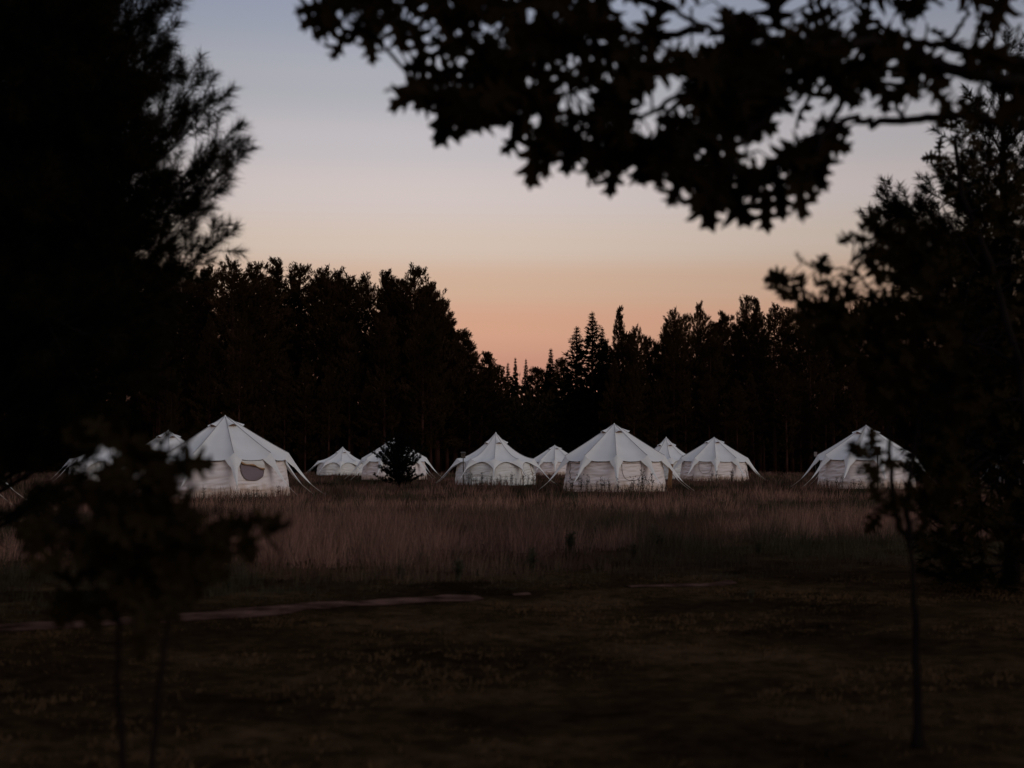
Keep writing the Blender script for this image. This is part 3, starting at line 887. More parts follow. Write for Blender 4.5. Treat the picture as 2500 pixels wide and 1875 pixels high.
def meadow_h(X, Y, lo, mi):
    e = np.clip((Y - track_y(X) - 0.4) / 5.0, 0.10, 1) ** 0.8
    return e * np.clip(0.34 + 0.36 * mi + 0.36 * lo, 0.10, 0.8)
def beyond(X, Y): return Y > track_y(X) + 0.42 + 0.25 * np.sin(X * 3.1) * np.sin(X * 1.3 + 1)
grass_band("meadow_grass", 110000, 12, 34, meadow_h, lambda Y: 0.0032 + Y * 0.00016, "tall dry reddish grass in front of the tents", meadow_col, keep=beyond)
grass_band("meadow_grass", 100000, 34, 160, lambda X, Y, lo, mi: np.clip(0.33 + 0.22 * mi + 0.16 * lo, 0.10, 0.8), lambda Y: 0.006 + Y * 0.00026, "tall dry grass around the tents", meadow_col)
def turf_col(X, Y, lo, mi):
    t = np.clip(0.5 + 1.8 * mi + 1.2 * lo, 0, 1)
    return mixc(TURF * 0.45, TURF * 1.2, t)
def not_track(X, Y):
    d = np.abs(Y - track_y(X))
    return (Y < track_y(X) + 1.4) & ((d > 0.5) | (RNG.random(len(X)) < np.where(X < -0.4, 0.22, 0.7)))
grass_band("lawn_grass", 90000, 4.2, 20, lambda X, Y, lo, mi: np.clip(0.024 + 0.030 * mi + 0.012 * lo, 0.008, 0.07), lambda Y: 0.006 + Y * 0.0004, "short dark turf of the foreground lawn", turf_col, per=10, sig=0.035, hv=(0.3, 1.2), green=0.0, lean=1.1, spread=0.45, keep=not_track)

# ------------------------------------------------------------------ weeds
def weed_mesh(seed, h, branches, mat, leafy):
    r = np.random.default_rng(seed); g = Geo()
    P, D = [], []
    stems = branches
    for sI in range(stems):
        a = r.uniform(0, 6.28); sp_ = r.uniform(0.02, 0.16) * h
        hh = h * r.uniform(0.6, 1.0)
        top = np.array([math.cos(a) * sp_, math.sin(a) * sp_, hh]); b = np.array([math.cos(a), math.sin(a), 0]) * 0.03
        mid = (b + top) / 2 + r.normal(0, 0.02, 3)
        g.tube([b, mid, top], [0.008, 0.006, 0.003], 3, cap=False)
        for q in range(leafy):
            t = r.uniform(0.12, 1.0)
            p = b * (1 - t) ** 2 + 2 * mid * t * (1 - t) + top * t * t
            aa = r.uniform(0, 6.28)
            d = np.array([math.cos(aa), math.sin(aa), r.uniform(0.3, 1.3)])
            P.append(p); D.append(d)
            if r.random() < 0.25 and t > 0.4:
                e = p + d / np.linalg.norm(d) * 0.16 * h
                g.tube([p, e], [0.004, 0.002], 3, cap=False)
                for z in range(5): P.append(p + (e - p) * r.uniform(0.3, 1.05)); D.append(d + r.normal(0, 0.6, 3))
    P = np.array(P); D = unit(np.array(D)); n = len(P)
    V, F = blades(P, D, r.uniform(0.04, 0.12, n) * (h ** 0.4), r.uniform(0.014, 0.034, n))
    V, F = join_quads(V, F, g)
    return np_mesh("weed_plant", V, F, mat)
WEED = [weed_mesh(40 + i, 0.8 + 0.1 * (i % 3), 3 + i % 3, M['weed'], 16) for i in range(5)]
GWEED = [weed_mesh(60 + i, 0.62, 8, M['green_weed'], 34) for i in range(3)]
def weed(px, Y, k, label, group, pool=WEED):
    x = (px - 1250) / FPX * Y
    o = obj("weed_plant", random.choice(pool))
    o.location = (x, Y, -0.03); o.rotation_euler = (0, 0, random.uniform(0, 6.28)); o.scale = (k, k, k)
    tag(o, label, "weed", group)
random.seed(9)
for px in [1366, 1381, 1392, 1398, 1415, 1434, 1446, 1457, 1466, 1471, 1478, 1486, 1489, 1507, 1509, 1540, 1543, 1557, 1565, 1571, 1580, 1588, 1607, 1612, 1622]:
    weed(px + random.uniform(-3, 3), 62.9 + random.uniform(0, 0.9), random.uniform(0.45, 0.95) * (1.35 if 1555 < px < 1592 else 1.0), "dark weed stalk against the base of the large middle tent", "weeds at the base of the large middle tent")
for px in [1136, 1145, 1152, 1158, 1164, 1172, 1180, 1189, 1198, 1213, 1225, 1233, 1240, 1246, 1252, 1262, 1271, 1281, 1291, 1299, 1306]:
    weed(px + random.uniform(-3, 3), 82.0 + random.uniform(-0.5, 0.8), random.uniform(0.55, 1.05), "dark weed stalk against the base of the arched tent", "weeds at the base of the arched tent")
for px in [1690, 1735, 1752, 1786, 1788, 1812, 1822, 1840]:
    weed(px + random.uniform(-3, 3), 95 + random.uniform(0, 4), random.uniform(0.6, 1.1), "dark weed below the cream tent on the right", "weeds below the cream tent")
for px in [2010, 2022, 2030, 2042, 2055, 2072, 2086, 2095, 2104, 2122, 2131, 2148, 2156, 2166, 2180, 2192, 2206, 2221]:
    weed(px + random.uniform(-3, 3), 68 + random.uniform(-1.5, 1.5), random.uniform(0.5, 0.95), "dark weed stalk below the lilac-tinged tent", "weeds below the lilac-tinged tent")
for px in [455, 460, 467, 520, 612, 618, 628, 655, 668, 680, 455, 500]:
    weed(px + random.uniform(-3, 3), 51.6 + random.uniform(-0.4, 0.6), random.uniform(0.35, 0.7), "dark weed at the base of the open-window tent", "weeds at the base of the open-window tent")
for px, py, k in [(1392, 1330, 1.0), (1455, 1300, 0.8), (1395, 1290, 0.7), (1120, 1392, 0.7), (1300, 1372, 0.8), (1607, 1325, 0.9), (1590, 1300, 0.8), (1545, 1345, 0.7), (690, 1350, 0.5), (860, 1340, 0.5), (1050, 1300, 0.5), (1240, 1280, 0.6), (1850, 1330, 0.6), (1440, 1205, 0.9), (1640, 1215, 0.8), (1760, 1230, 0.9), (560, 1420, 0.5), (980, 1390, 0.5), (1830, 1440, 0.35)]:
    weed(px, ground_Y(py + 22), k * 0.66, "green leafy weed clump standing in the dry meadow grass", "green weeds in the meadow", GWEED)

# ------------------------------------------------------------------ near white pines
def needle_shoots(P, D, Ln, per, nl, nw, r):
    """needles around shoots: arrays of shoot base, direction, length"""
    n = len(P)
    t = np.sqrt(r.random((n, per))) * 0.95 + 0.05
    base = P[:, None, :] + D[:, None, :] * (Ln[:, None] * t)[..., None]
    rnd = r.normal(size=(n, per, 3))
    perp = np.cross(np.broadcast_to(D[:, None, :], rnd.shape), rnd)
    perp /= np.linalg.norm(perp, axis=2, keepdims=True) + 1e-9
    ang = R(66) - R(28) * t + r.normal(0, 0.14, (n, per))
    d = D[:, None, :] * np.cos(ang)[..., None] + perp * np.sin(ang)[..., None]
    d[..., 2] -= 0.10
    L_ = nl * r.uniform(0.7, 1.1, (n, per))
    tip = base + d * L_[..., None]; tip[..., 2] -= 0.006
    side = np.cross(d, r.normal(size=d.shape)); side /= np.linalg.norm(side, axis=2, keepdims=True) + 1e-9
    V = np.stack([base + side * nw / 2, base - side * nw / 2, tip], axis=2).reshape(-1, 3)
    T = np.arange(len(V)).reshape(-1, 3)
    # twig of the shoot itself, two crossed slivers
    s1 = np.cross(D, np.array([0.3, 0.2, 0.9])); s1 = unit(s1); s2 = np.cross(D, s1)
    e = P + D * Ln[:, None]
    V2 = np.stack([P + s1 * 0.004, P - s1 * 0.004, e, P + s2 * 0.004, P - s2 * 0.004, e], 1).reshape(-1, 3)
    T2 = np.arange(len(V2)).reshape(-1, 3) + len(V)
    return np.concatenate([V, V2]), np.concatenate([T, T2])
def bezier(a, b, c, t): return a * (1 - t) ** 2 + b * (2 * t * (1 - t)) + c * t * t
def pine_bough(start, end, r, shoots, wood, sag=0.1, dens=1.0, twig_len=0.5, rad=0.02, bare=0.25):
    """one bough with side twigs and shoots; shoots gets (base, dir, length)"""
    s = np.array(start); e = np.array(end); ln = np.linalg.norm(e - s)
    m = (s + e) / 2 + np.array([0, 0, -sag * ln])
    ts = np.linspace(0, 1, 8)
    pts = [bezier(s, m, e, t) for t in ts]
    wood.tube(pts, [rad * (1 - 0.8 * t) for t in ts], 5, cap=False)
    main = (e - s) / ln
    nst = max(4, int(ln / 0.19 * dens))
    for i in range(nst):
        t = bare + (1 - bare) * (i + r.random()) / nst
        p = bezier(s, m, e, t)
        tang = 2 * (1 - t) * (m - s) + 2 * t * (e - m); tang /= np.linalg.norm(tang)
        for sd in (-1, 1):
            hor = np.cross(tang, [0, 0, 1.0]); hor /= np.linalg.norm(hor) + 1e-9
            d = tang * 0.75 + hor * sd * r.uniform(0.4, 1.0) + np.array([0, 0, r.normal(0.30, 0.30)])
            d /= np.linalg.norm(d)
            tl = twig_len * (1.05 - 0.72 * t) * r.uniform(0.5, 1.1) + 0.07
            q = p + d * tl + np.array([0, 0, 0.12 * tl])
            wood.tube([p, q], [0.006, 0.003], 3, cap=False)
            ns = max(1, int(tl / 0.17))
            for j in range(ns):
                tt = (j + 1) / ns
                b = p + (q - p) * tt
                dd = d + r.normal(0, 0.30, 3) + np.array([0, 0, 0.25])
                dd /= np.linalg.norm(dd)
                shoots.append((b, dd, r.uniform(0.16, 0.34)))
    for j in range(3):
        dd = main + r.normal(0, 0.25, 3) + np.array([0, 0, 0.3]); dd /= np.linalg.norm(dd)
        shoots.append((e, dd, r.uniform(0.26, 0.42)))
def near_pine(name, label, base, H, whorls, seed, aimed, needle, per, clip, trunk_r, width, nwid=0.005):
    r = np.random.default_rng(seed)
    root = empty(name, (base[0], base[1], -0.03))
    tag(root, label, "tree")
    shoots, wood = [], Geo()
    b0 = np.array([base[0], base[1], 0.0])
    for z, n, ln, el in whorls:
        a0 = r.uniform(0, 6.28)
        for i in range(n):
            a = a0 + i * 6.283 / n + r.normal(0, 0.15)
            l = ln * r.uniform(0.75, 1.1)
            e_ = R(el + r.normal(0, 6))
            s = b0 + np.array([0, 0, z + r.normal(0, 0.06)])
            e = s + np.array([math.cos(a) * math.cos(e_), math.sin(a) * math.cos(e_), math.sin(e_)]) * l
            if not clip(e): continue
            pine_bough(s, e, r, shoots, wood, 0.08, 1.0, width)
    for z, tip, dens in aimed:
        s = b0 + np.array([0, 0, z])
        pine_bough(s, np.array(tip), r, shoots, wood, 0.10, dens, width * 0.55, bare=0.45)
    P = np.array([q[0] for q in shoots]); D = np.array([q[1] for q in shoots]); Ln = np.array([q[2] for q in shoots])
    V, T = needle_shoots(P, D, Ln, per, needle, nwid, r)
    V -= np.array([base[0], base[1], -0.03])
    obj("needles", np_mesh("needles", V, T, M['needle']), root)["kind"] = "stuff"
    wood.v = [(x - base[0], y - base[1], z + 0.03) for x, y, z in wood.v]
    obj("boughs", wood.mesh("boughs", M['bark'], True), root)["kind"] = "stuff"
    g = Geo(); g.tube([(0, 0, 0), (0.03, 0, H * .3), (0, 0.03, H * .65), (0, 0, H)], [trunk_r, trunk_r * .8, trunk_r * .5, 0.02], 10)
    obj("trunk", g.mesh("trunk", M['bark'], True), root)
    return len(P)
KP = 11.3 / 9.0
PB = (-3.75 * KP, 9.2 * KP)
left_aim = []
for px, py, Y, z in [(438, 14, 8.9, 3.7), (445, 70, 9.2, 3.3), (440, 120, 8.6, 3.2), (405, 180, 8.9, 3.0), (525, 225, 9.3, 2.1), (450, 212, 9.0, 2.5), (505, 290, 9.0, 2.3), (560, 285, 9.1, 2.2), (585, 365, 8.9, 2.0),
                     (612, 415, 9.1, 1.9), (575, 470, 8.7, 1.8), (540, 420, 8.5, 2.0), (480, 520, 9.2, 1.8), (525, 545, 8.8, 1.6), (572, 612, 8.9, 1.45), (520, 650, 9.2, 1.35), (455, 690, 8.8, 1.3), (440, 620, 8.6, 1.5), (470, 340, 9.5, 2.2), (420, 760, 8.9, 1.2), (395, 850, 9.0, 1.1), (350, 930, 8.8, 1.05), (300, 990, 9.0, 1.0), (240, 1040, 8.8, 1.0), (275, 1050, 8.7, 1.0), (250, 1075, 8.8, 1.0), (120, 1100, 8.8, 1.0), (60, 1120, 8.8, 1.0), (160, 1080, 8.9, 1.0)]:
    left_aim.append((CAMZ + (z - CAMZ) * KP, at(px - 78, py + 14, Y * KP), 1.0))
for _ in range(56):
    left_aim.append((random.uniform(0.9, 4.6), at(random.uniform(120, 320), random.uniform(-40, 900), random.uniform(10.4, 12.2)), 1.0))
for _ in range(64):        # the thick of the tree as it turns towards the camera
    left_aim.append((random.uniform(0.9, 5.2), at(random.uniform(0, 360), random.uniform(-60, 1010), random.uniform(9.6, 12.6)), 1.0))
whl = [(0.9 + 0.48 * i, 6, 2.6 - 0.12 * i, 14 + 2.2 * i) for i in range(14)]
near_pine("white_pine", "large dark long-needled pine filling the left side of the view", PB, 9.0, whl, 17, left_aim, 0.135, 120, lambda e: e[0] > -7.0 and e[1] < 13.6 and pixel(e)[0] < np.interp(pixel(e)[1], [-400, 150, 230, 300, 360, 480, 600, 700, 1000], [290, 300, 270, 290, 380, 390, 350, 310, 220]), 0.15, 0.66)
KR = 16.2 / 13.5
PB2 = (4.75 * KR, 13.6 * KR)
right_aim = []
for px, py, Y, z in [(2108, 490, 13.4, 2.4), (2085, 550, 13.6, 2.2), (2140, 525, 13.2, 2.6), (2190, 540, 13.5, 2.4), (2130, 590, 13.3, 2.0), (2135, 620, 13.8, 1.9), (2405, 320, 13.6, 3.9), (2470, 360, 13.5, 3.6), (2330, 430, 13.2, 3.2), (2280, 520, 13.4, 2.8), (2230, 640, 13.2, 2.0),
                     (2180, 690, 13.4, 1.8), (2150, 760, 13.3, 1.6), (2200, 860, 13.2, 1.4), (2230, 960, 13.4, 1.1), (2240, 1060, 13.3, 0.8), (2260, 1160, 13.2, 0.6), (2250, 1240, 13.1, 0.45), (2290, 1330, 13.0, 0.35), (2330, 1400, 12.9, 0.3), (2400, 1440, 12.8, 0.3)]:
    right_aim.append((max(0.2, CAMZ + (z - CAMZ) * KR), at(px + (75 if px < 2200 else 0), py + 20, Y * KR), 1.1))
for _ in range(60):
    right_aim.append((random.uniform(0.3, 3.8), at(random.uniform(2270, 2560), random.uniform(420, 1380), random.uniform(14.6, 17.5)), 1.0))
whr = [(0.35 + 0.46 * i, 6, 2.4 - 0.15 * i, 10 + 2.6 * i) for i in range(12)]
near_pine("white_pine", "dark pine with fine needles on the right, reaching down to the lawn", PB2, 5.9, whr, 19, right_aim, 0.125, 100, lambda e: pixel(e)[0] > np.interp(pixel(e)[1], [250, 480, 560, 700, 1000, 1200, 1400], [2400, 2300, 2190, 2230, 2300, 2330, 2380]), 0.09, 0.42, 0.0075)

# ------------------------------------------------------------------ oak leaves
def oak_leaf(seed):
    r = random.Random(seed)
    half = [(0.012, 0.0), (0.014, 0.14), (0.09, 0.18), (0.25, 0.20), (0.20, 0.27), (0.11, 0.31), (0.12, 0.36), (0.27, 0.40), (0.42, 0.41), (0.36, 0.49), (0.28, 0.52), (0.13, 0.53), (0.13, 0.58),
            (0.24, 0.66), (0.38, 0.74), (0.27, 0.76), (0.12, 0.73), (0.11, 0.78), (0.19, 0.90), (0.07, 0.89), (0.0, 1.0)]
    me = bpy.data.meshes.new("leaf"); V, F = [], []
    mid = [(0, 0), (0, 0.2), (0, 0.4), (0, 0.6), (0, 0.8)]
    curl = r.uniform(-0.25, 0.35); fold = r.uniform(0.05, 0.4)
    def z(x, y): return fold * abs(x) + curl * (y - 0.4) ** 2 - 0.35 * curl * x * x + 0.03 * math.sin(9 * y + 5 * x + seed)
    for sgn in (1, -1):
        b = len(V)
        pts = [(sgn * x * r.uniform(0.86, 1.12), min(1, y + r.uniform(-0.015, 0.015))) for x, y in half]
        poly = pts + [(0, 0.8), (0, 0.6), (0, 0.4), (0, 0.2), (0, 0)]
        V += [(x, y, z(x, y)) for x, y in poly]
        idx = list(range(b, b + len(poly)))
        F.append(idx if sgn > 0 else idx[::-1])
    me.from_pydata(V, [], F)
    me.update()
    return me
LEAF = [oak_leaf(s) for s in range(6)]
for me in LEAF: me.materials.append(M['oak_leaf'])
LEAF2 = [m.copy() for m in LEAF]
for me in LEAF2:
    me.materials.clear(); me.materials.append(M['sapling_leaf'])

def leaf_matrix(p, d, facing, size, r):
    """leaf stalk at p, blade along d, face turned roughly towards `facing`"""
    d = Vector(d).normalized()
    n = Vector(facing) + Vector((r.gauss(0, .5), r.gauss(0, .5), r.gauss(0, .5)))
    n = (n - d * n.dot(d)).normalized()
    x = d.cross(n)
    return Matrix(((x.x * size, d.x * size, n.x * size, p[0]), (x.y * size, d.y * size, n.y * size, p[1]), (x.z * size, d.z * size, n.z * size, p[2]), (0, 0, 0, 1)))
def leafy_tree(root, mats, pool, limit=300):
    """the largest `limit` leaves as parts of their own, the others joined"""
    inv = root.matrix_world.inverted() if False else Matrix.Translation(-root.location)
    order = sorted(range(len(mats)), key=lambda i: -mats[i][1])
    joined_v, joined_f = [], []
    for rank, i in enumerate(order):
        mw, _ = mats[i]
        me = pool[i % len(pool)]
        if rank < limit:
            o = bpy.data.objects.new("leaf", me); link(o, root); o.matrix_basis = inv @ mw
        else:
            b = len(joined_v); mm = inv @ mw
            joined_v += [tuple(mm @ v.co) for v in me.vertices]
            joined_f += [tuple(b + q for q in p.vertices) for p in me.polygons]
    if joined_v:
        me = bpy.data.meshes.new("foliage"); me.from_pydata(joined_v, [], joined_f); me.materials.append(pool[0].materials[0]); me.update()
        o = obj("foliage", me, root); o["kind"] = "stuff"
def near_hole(x, y, poly, m=1.22):
    cx = sum(p[0] for p in poly) / len(poly); cy = sum(p[1] for p in poly) / len(poly)
    return in_poly(cx + (x - cx) / m, cy + (y - cy) / m, poly)
def in_poly(x, y, poly):
    c = False; j = len(poly) - 1
    for i in range(len(poly)):
        xi, yi = poly[i]; xj, yj = poly[j]
        if (yi > y) != (yj > y) and x < (xj - xi) * (y - yi) / (yj - yi) + xi: c = not c
        j = i
    return c

# --- the oak whose boughs hang into the top of the view
rr = random.Random(4)
OB = Vector((3.55, 5.6, 0))
oak = empty("oak_tree", OB)
tag(oak, "large oak reaching in from the right, its lobed leaves hanging across the sky", "tree")
def rel(p): return tuple(Vector(p) - OB)
g = Geo(); g.tube([rel((3.55, 5.6, -0.05)), rel((3.50, 5.62, 1.2)), rel((3.42, 5.7, 2.6)), rel((3.5, 5.8, 4.6)), rel((3.4, 5.8, 6.2))], [0.19, 0.15, 0.13, 0.09, 0.05], 12)
obj("trunk", g.mesh("trunk", M['bark'], True), oak)
LIMBS = [  # pixel paths with distance, from the trunk outwards, start radius
 ([(3.44, 5.68, 2.45), (2480, 300, 5.75), (2380, 288, 5.8), (2290, 286, 5.75), (2210, 292, 5.7), (2130, 301, 5.65), (2090, 283, 5.6), (2050, 300, 5.55), (2010, 330, 5.5), (1985, 400, 5.45), (1960, 460, 5.4)], 0.026),
 ([(3.46, 5.72, 3.0), (2420, 150, 5.9), (2300, 110, 6.0), (2190, 90, 6.0), (2110, 40, 6.0), (2060, -30, 6.0)], 0.026),
 ([(3.44, 5.70, 2.8), (2440, 190, 5.8), (2280, 160, 5.7), (2130, 105, 5.7), (1990, 110, 5.6), (1880, 95, 5.6), (1790, 92, 5.6), (1720, 70, 5.6), (1640, 20, 5.6), (1590, -20, 5.6)], 0.032),
 ([(1880, 95, 5.6), (1780, 160, 5.6), (1680, 230, 5.6), (1560, 280, 5.5), (1430, 310, 5.5), (1340, 340, 5.5)], 0.018),
 ([(1990, 110, 5.6), (1900, 230, 5.5), (1830, 330, 5.4), (1790, 430, 5.4)], 0.016),
 ([(1720, 70, 5.6), (1560, 110, 5.7), (1400, 120, 5.7), (1240, 160, 5.7), (1110, 200, 5.7), (1030, 220, 5.7)], 0.018),
 ([(1640, 20, 5.6), (1480, -30, 5.9), (1300, -50, 6.0), (1120, -40, 6.0), (960, -10, 6.0), (860, 30, 6.0)], 0.020),
 ([(1560, 110, 5.7), (1400, 220, 5.8), (1290, 280, 5.8), (1230, 300, 5.8)], 0.011),
 ([(2210, 292, 5.7), (2180, 250, 5.75), (2140, 215, 5.8), (2100, 170, 5.8)], 0.011),
 ([(2300, 110, 6.0), (2350, 60, 6.1), (2370, 0, 6.2), (2380, -60, 6.2)], 0.012),
 ([(2380, 288, 5.8), (2400, 200, 5.9), (2440, 120, 6.0), (2490, 60, 6.0)], 0.012),
 ([(2280, 160, 5.7), (2230, 110, 5.75), (2200, 40, 5.8), (2150, -40, 5.8)], 0.012),
 ([(1790, 92, 5.6), (1790, 30, 5.6), (1740, 5, 5.65), (1680, 15, 5.7)], 0.007),
]
limb_pts = []
for path, r0 in LIMBS:
    pts = [Vector(p) if max(map(abs, p)) < 10 else at(*p) for p in path]
    fine = []
    for i in range(len(pts) - 1):
        for q in range(5):
            t = q / 5
            p = pts[i].lerp(pts[i + 1], t) + Vector((rr.gauss(0, .006), rr.gauss(0, .01), rr.gauss(0, .006)))
            fine.append(p)
    fine.append(pts[-1])
    g = Geo(); n = len(fine)
    g.tube([rel(p) for p in fine], [r0 * (1 - 0.82 * i / n) for i in range(n)], 7)
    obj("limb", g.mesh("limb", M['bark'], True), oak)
    limb_pts += fine[2:]
HOLES = [[(1600, 20), (1810, -5), (1840, 60), (1780, 95), (1700, 100), (1660, 110)], [(1640, 60), (1720, 110), (1770, 95), (1700, 135)], [(2085, 20), (2150, 50), (2140, 70), (2090, 65)], [(2090, 100), (2150, 115), (2140, 145), (2100, 130)], [(2140, 0), (2230, 0), (2210, 55), (2180, 50)],
         [(2380, 0), (2470, 0), (2450, 90), (2390, 100)], [(2300, 40), (2360, 40), (2350, 95), (2300, 80)], [(2280, 110), (2340, 130), (2340, 170), (2290, 140)], [(2060, 205), (2320, 205), (2330, 275), (2060, 275)], [(2200, 60), (2260, 90), (2230, 110)],
         [(1750, 290), (1840, 300), (1850, 370), (1800, 390)], [(1900, 250), (1960, 250), (1950, 310), (1900, 320)], [(1400, 240), (1440, 240), (1440, 275), (1400, 270)], [(1320, 160), (1360, 170), (1350, 210), (1310, 200)], [(2420, 310), (2500, 310), (2500, 360), (2420, 350)], [(2360, 100), (2470, 60), (2490, 170), (2400, 170)], [(1640, 110), (1720, 130), (1760, 190), (1690, 170)], [(1330, 170), (1440, 200), (1430, 260), (1340, 250)], [(1540, 250), (1600, 260), (1590, 300), (1540, 300)], [(2100, 0), (2240, 0), (2240, 60), (2160, 80)]]
REG = [([(800, -60), (1160, -60), (1150, 10), (1090, 20), (1040, 55), (950, 60), (900, 90), (850, 70), (800, 30)], 30),
       ([(1110, -60), (1640, -60), (1700, 20), (1800, 110), (1900, 90), (2060, 120), (2100, 180), (2060, 300), (1990, 330), (1960, 420), (1900, 440), (1780, 440), (1740, 450), (1660, 400), (1500, 350), (1400, 330), (1310, 330), (1270, 300), (1150, 230), (1080, 240), (1030, 210), (1080, 150), (1170, 130), (1230, 60), (1180, 30)], 265),
       ([(1790, -60), (2540, -60), (2540, 310), (2440, 300), (2330, 240), (2200, 200), (2080, 190), (1960, 170), (1880, 100), (1830, 50)], 72)]
mats = []
tw = Geo()
def cluster(c, n, size, spread_dir=None):
    lp = min(limb_pts, key=lambda q: (q - c).length_squared)
    if (lp - c).length > 0.02:
        m = (lp + c) / 2 + Vector((rr.gauss(0, .03), rr.gauss(0, .03), 0.03))
        tw.tube([rel(lp), rel(m), rel(c)], [0.006, 0.0045, 0.003], 4, cap=False)
    a0 = rr.uniform(0, 6.28)
    outv = (c - lp).normalized() if (c - lp).length > 0.05 else Vector((-1, 0, 0))
    for i in range(n):
        a = a0 + i * 2 * PI / n + rr.gauss(0, 0.35)
        d = Vector((math.cos(a), rr.gauss(0, 0.45), math.sin(a) * 0.8 - 0.35)) + outv * 0.35
        s = size * rr.uniform(0.58, 1.22)
        p = c + Vector((rr.gauss(0, .02), rr.gauss(0, .03), rr.gauss(0, .02)))
        mats.append((leaf_matrix(p, d, (rr.gauss(0, .35), -1 if rr.random() < .6 else 1, rr.gauss(0.3, .35)), s, rr), s * (1.0 / max(c.y, 1)) * (1 if -40 < 1 else 0)))
for poly, total in REG:
    x0, x1 = min(p[0] for p in poly), max(p[0] for p in poly); y0, y1 = min(p[1] for p in poly), max(p[1] for p in poly)
    k = 0; tries = 0
    while k < total and tries < 20000:
        tries += 1
        x, y = rr.uniform(x0, x1), rr.uniform(y0, y1)
        if not in_poly(x, y, poly) or any(near_hole(x, y, h, 1.55 if i_ in (0, 4, 5, 8) else 1.22) for i_, h in enumerate(HOLES)): continue
        n = rr.choice((3, 4, 4, 5))
        cluster(at(x, y, rr.uniform(5.2, 6.3)), n, 0.215)
        k += n
# single leaves that draw the lower edge: stalk, tip in the photograph
for (sx, sy, tx, ty) in [(830, 20, 745, 62), (850, 40, 775, 85), (860, 55, 820, 135), (880, 60, 905, 132), (960, 30, 985, 115), (1000, 40, 1030, 130), (1050, 20, 1095, 72), (1130, -20, 1165, 20), (820, 10, 765, 20),
                         (1080, 170, 1000, 165), (1080, 200, 965, 255), (1110, 220, 1020, 255), (1130, 225, 1075, 340), (1140, 220, 1125, 320), (1230, 230, 1165, 310), (1290, 290, 1235, 365), (1300, 310, 1298, 440), (1330, 300, 1340, 420), (1390, 300, 1385, 410),
                         (1440, 320, 1450, 425), (1490, 330, 1505, 425), (1560, 340, 1570, 440), (1600, 360, 1610, 450), (1680, 400, 1640, 490), (1700, 410, 1735, 540), (1750, 420, 1820, 535), (1780, 420, 1700, 505), (1900, 410, 1910, 520), (1920, 400, 1960, 520), (1930, 380, 1980, 475),
                         (1960, 350, 2010, 450), (1980, 320, 2065, 362), (1990, 300, 2010, 420), (1100, 120, 1030, 140), (1130, 130, 1090, 80), (1200, 60, 1210, 20), (2040, 180, 2090, 230), (2150, 180, 2160, 250), (2250, 200, 2300, 245), (2330, 230, 2370, 280)]:
    Y = rr.uniform(5.35, 5.75)
    a, b = at(sx, sy, Y), at(tx, ty, Y + rr.uniform(-.03, .03))
    d = b - a
    s = max(0.17, d.length * 1.22)
    mats.append((leaf_matrix(a, d, (rr.gauss(0, .35), -1, rr.gauss(0, .35)), s, rr), s * 2))
    for sg in (rr.choice((-1, 1)),):
        d2 = Matrix.Rotation(sg * rr.uniform(0.5, 1.3), 3, 'Y') @ d + Vector((0, rr.gauss(0, .04), 0))
        mats.append((leaf_matrix(a + Vector((rr.gauss(0, .02), rr.gauss(0, .03), rr.gauss(0.02, .02))), d2, (rr.gauss(0, .5), -1, rr.gauss(0, .5)), s * rr.uniform(0.7, 0.95), rr), s))
    lp = min(limb_pts, key=lambda q: (q - a).length_squared)
    tw.tube([rel(lp), rel((lp + a) / 2 + Vector((0, 0, .02))), rel(a)], [0.006, 0.004, 0.003], 4, cap=False)
leafy_tree(oak, mats, LEAF, 300)
obj("twig_network", tw.mesh("twig_network", M['bark']), oak)["kind"] = "stuff"

# --- oak saplings
def sapling(name, label, base, stems, regions, size, seed, pool, limit=300, cat="sapling"):
    """stems: pixel/world paths with radius; regions: (polygon, leaves, distance range)"""
    global limb_pts, tw, mats, OB
    r = random.Random(seed)
    root = empty(name, base); tag(root, label, cat)
    OB = Vector(base)
    allp = []
    for nm, path, r0 in stems:
        pts = [Vector(p) if max(map(abs, p)) < 20 else at(*p) for p in path]
        fine = []
        for i in range(len(pts) - 1):
            for q in range(4): fine.append(pts[i].lerp(pts[i + 1], q / 4) + Vector((r.gauss(0, .003), r.gauss(0, .003), 0)) * (i + q > 0))
        fine.append(pts[-1]); n = len(fine)
        g = Geo(); g.tube([rel(p) for p in fine], [r0 * (1 - 0.7 * i / n) * (1.8 if i == 0 and nm == 'trunk' else 1.0) for i in range(n)], 7)
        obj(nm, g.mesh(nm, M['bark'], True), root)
        allp += fine
    ms, tg = [], Geo()
    for poly, total, (ya, yb) in regions:
        x0, x1 = min(p[0] for p in poly), max(p[0] for p in poly); y0, y1 = min(p[1] for p in poly), max(p[1] for p in poly)
        k = 0
        while k < total:
            x, y = r.uniform(x0, x1), r.uniform(y0, y1)
            if not in_poly(x, y, poly): continue
            c = at(x, y, r.uniform(ya, yb))
            lp = min(allp, key=lambda q: (q - c).length_squared)
            tg.tube([rel(lp), rel((lp + c) / 2 + Vector((0, 0, 0.02))), rel(c)], [0.005, 0.004, 0.002], 4, cap=False)
            n = r.choice((2, 3, 4)); a0 = r.uniform(0, 6.28)
            outv = (c - lp); outv = outv.normalized() if outv.length > .03 else Vector((0, 0, 1))
            for i in range(n):
                a = a0 + i * 2 * PI / n
                d = Vector((math.cos(a), r.gauss(0, .5), math.sin(a) * .7)) + outv * .6 + Vector((0, 0, -0.1))
                s = size * r.uniform(.7, 1.15)
                ms.append((leaf_matrix(c, d, (r.gauss(0, .5), -.8, r.gauss(.5, .5)), s, r), s))
                k += 1
    leafy_tree(root, ms, pool, limit)
    obj("twig_network", tg.mesh("twig_network", M['bark']), root)["kind"] = "stuff"
    return root

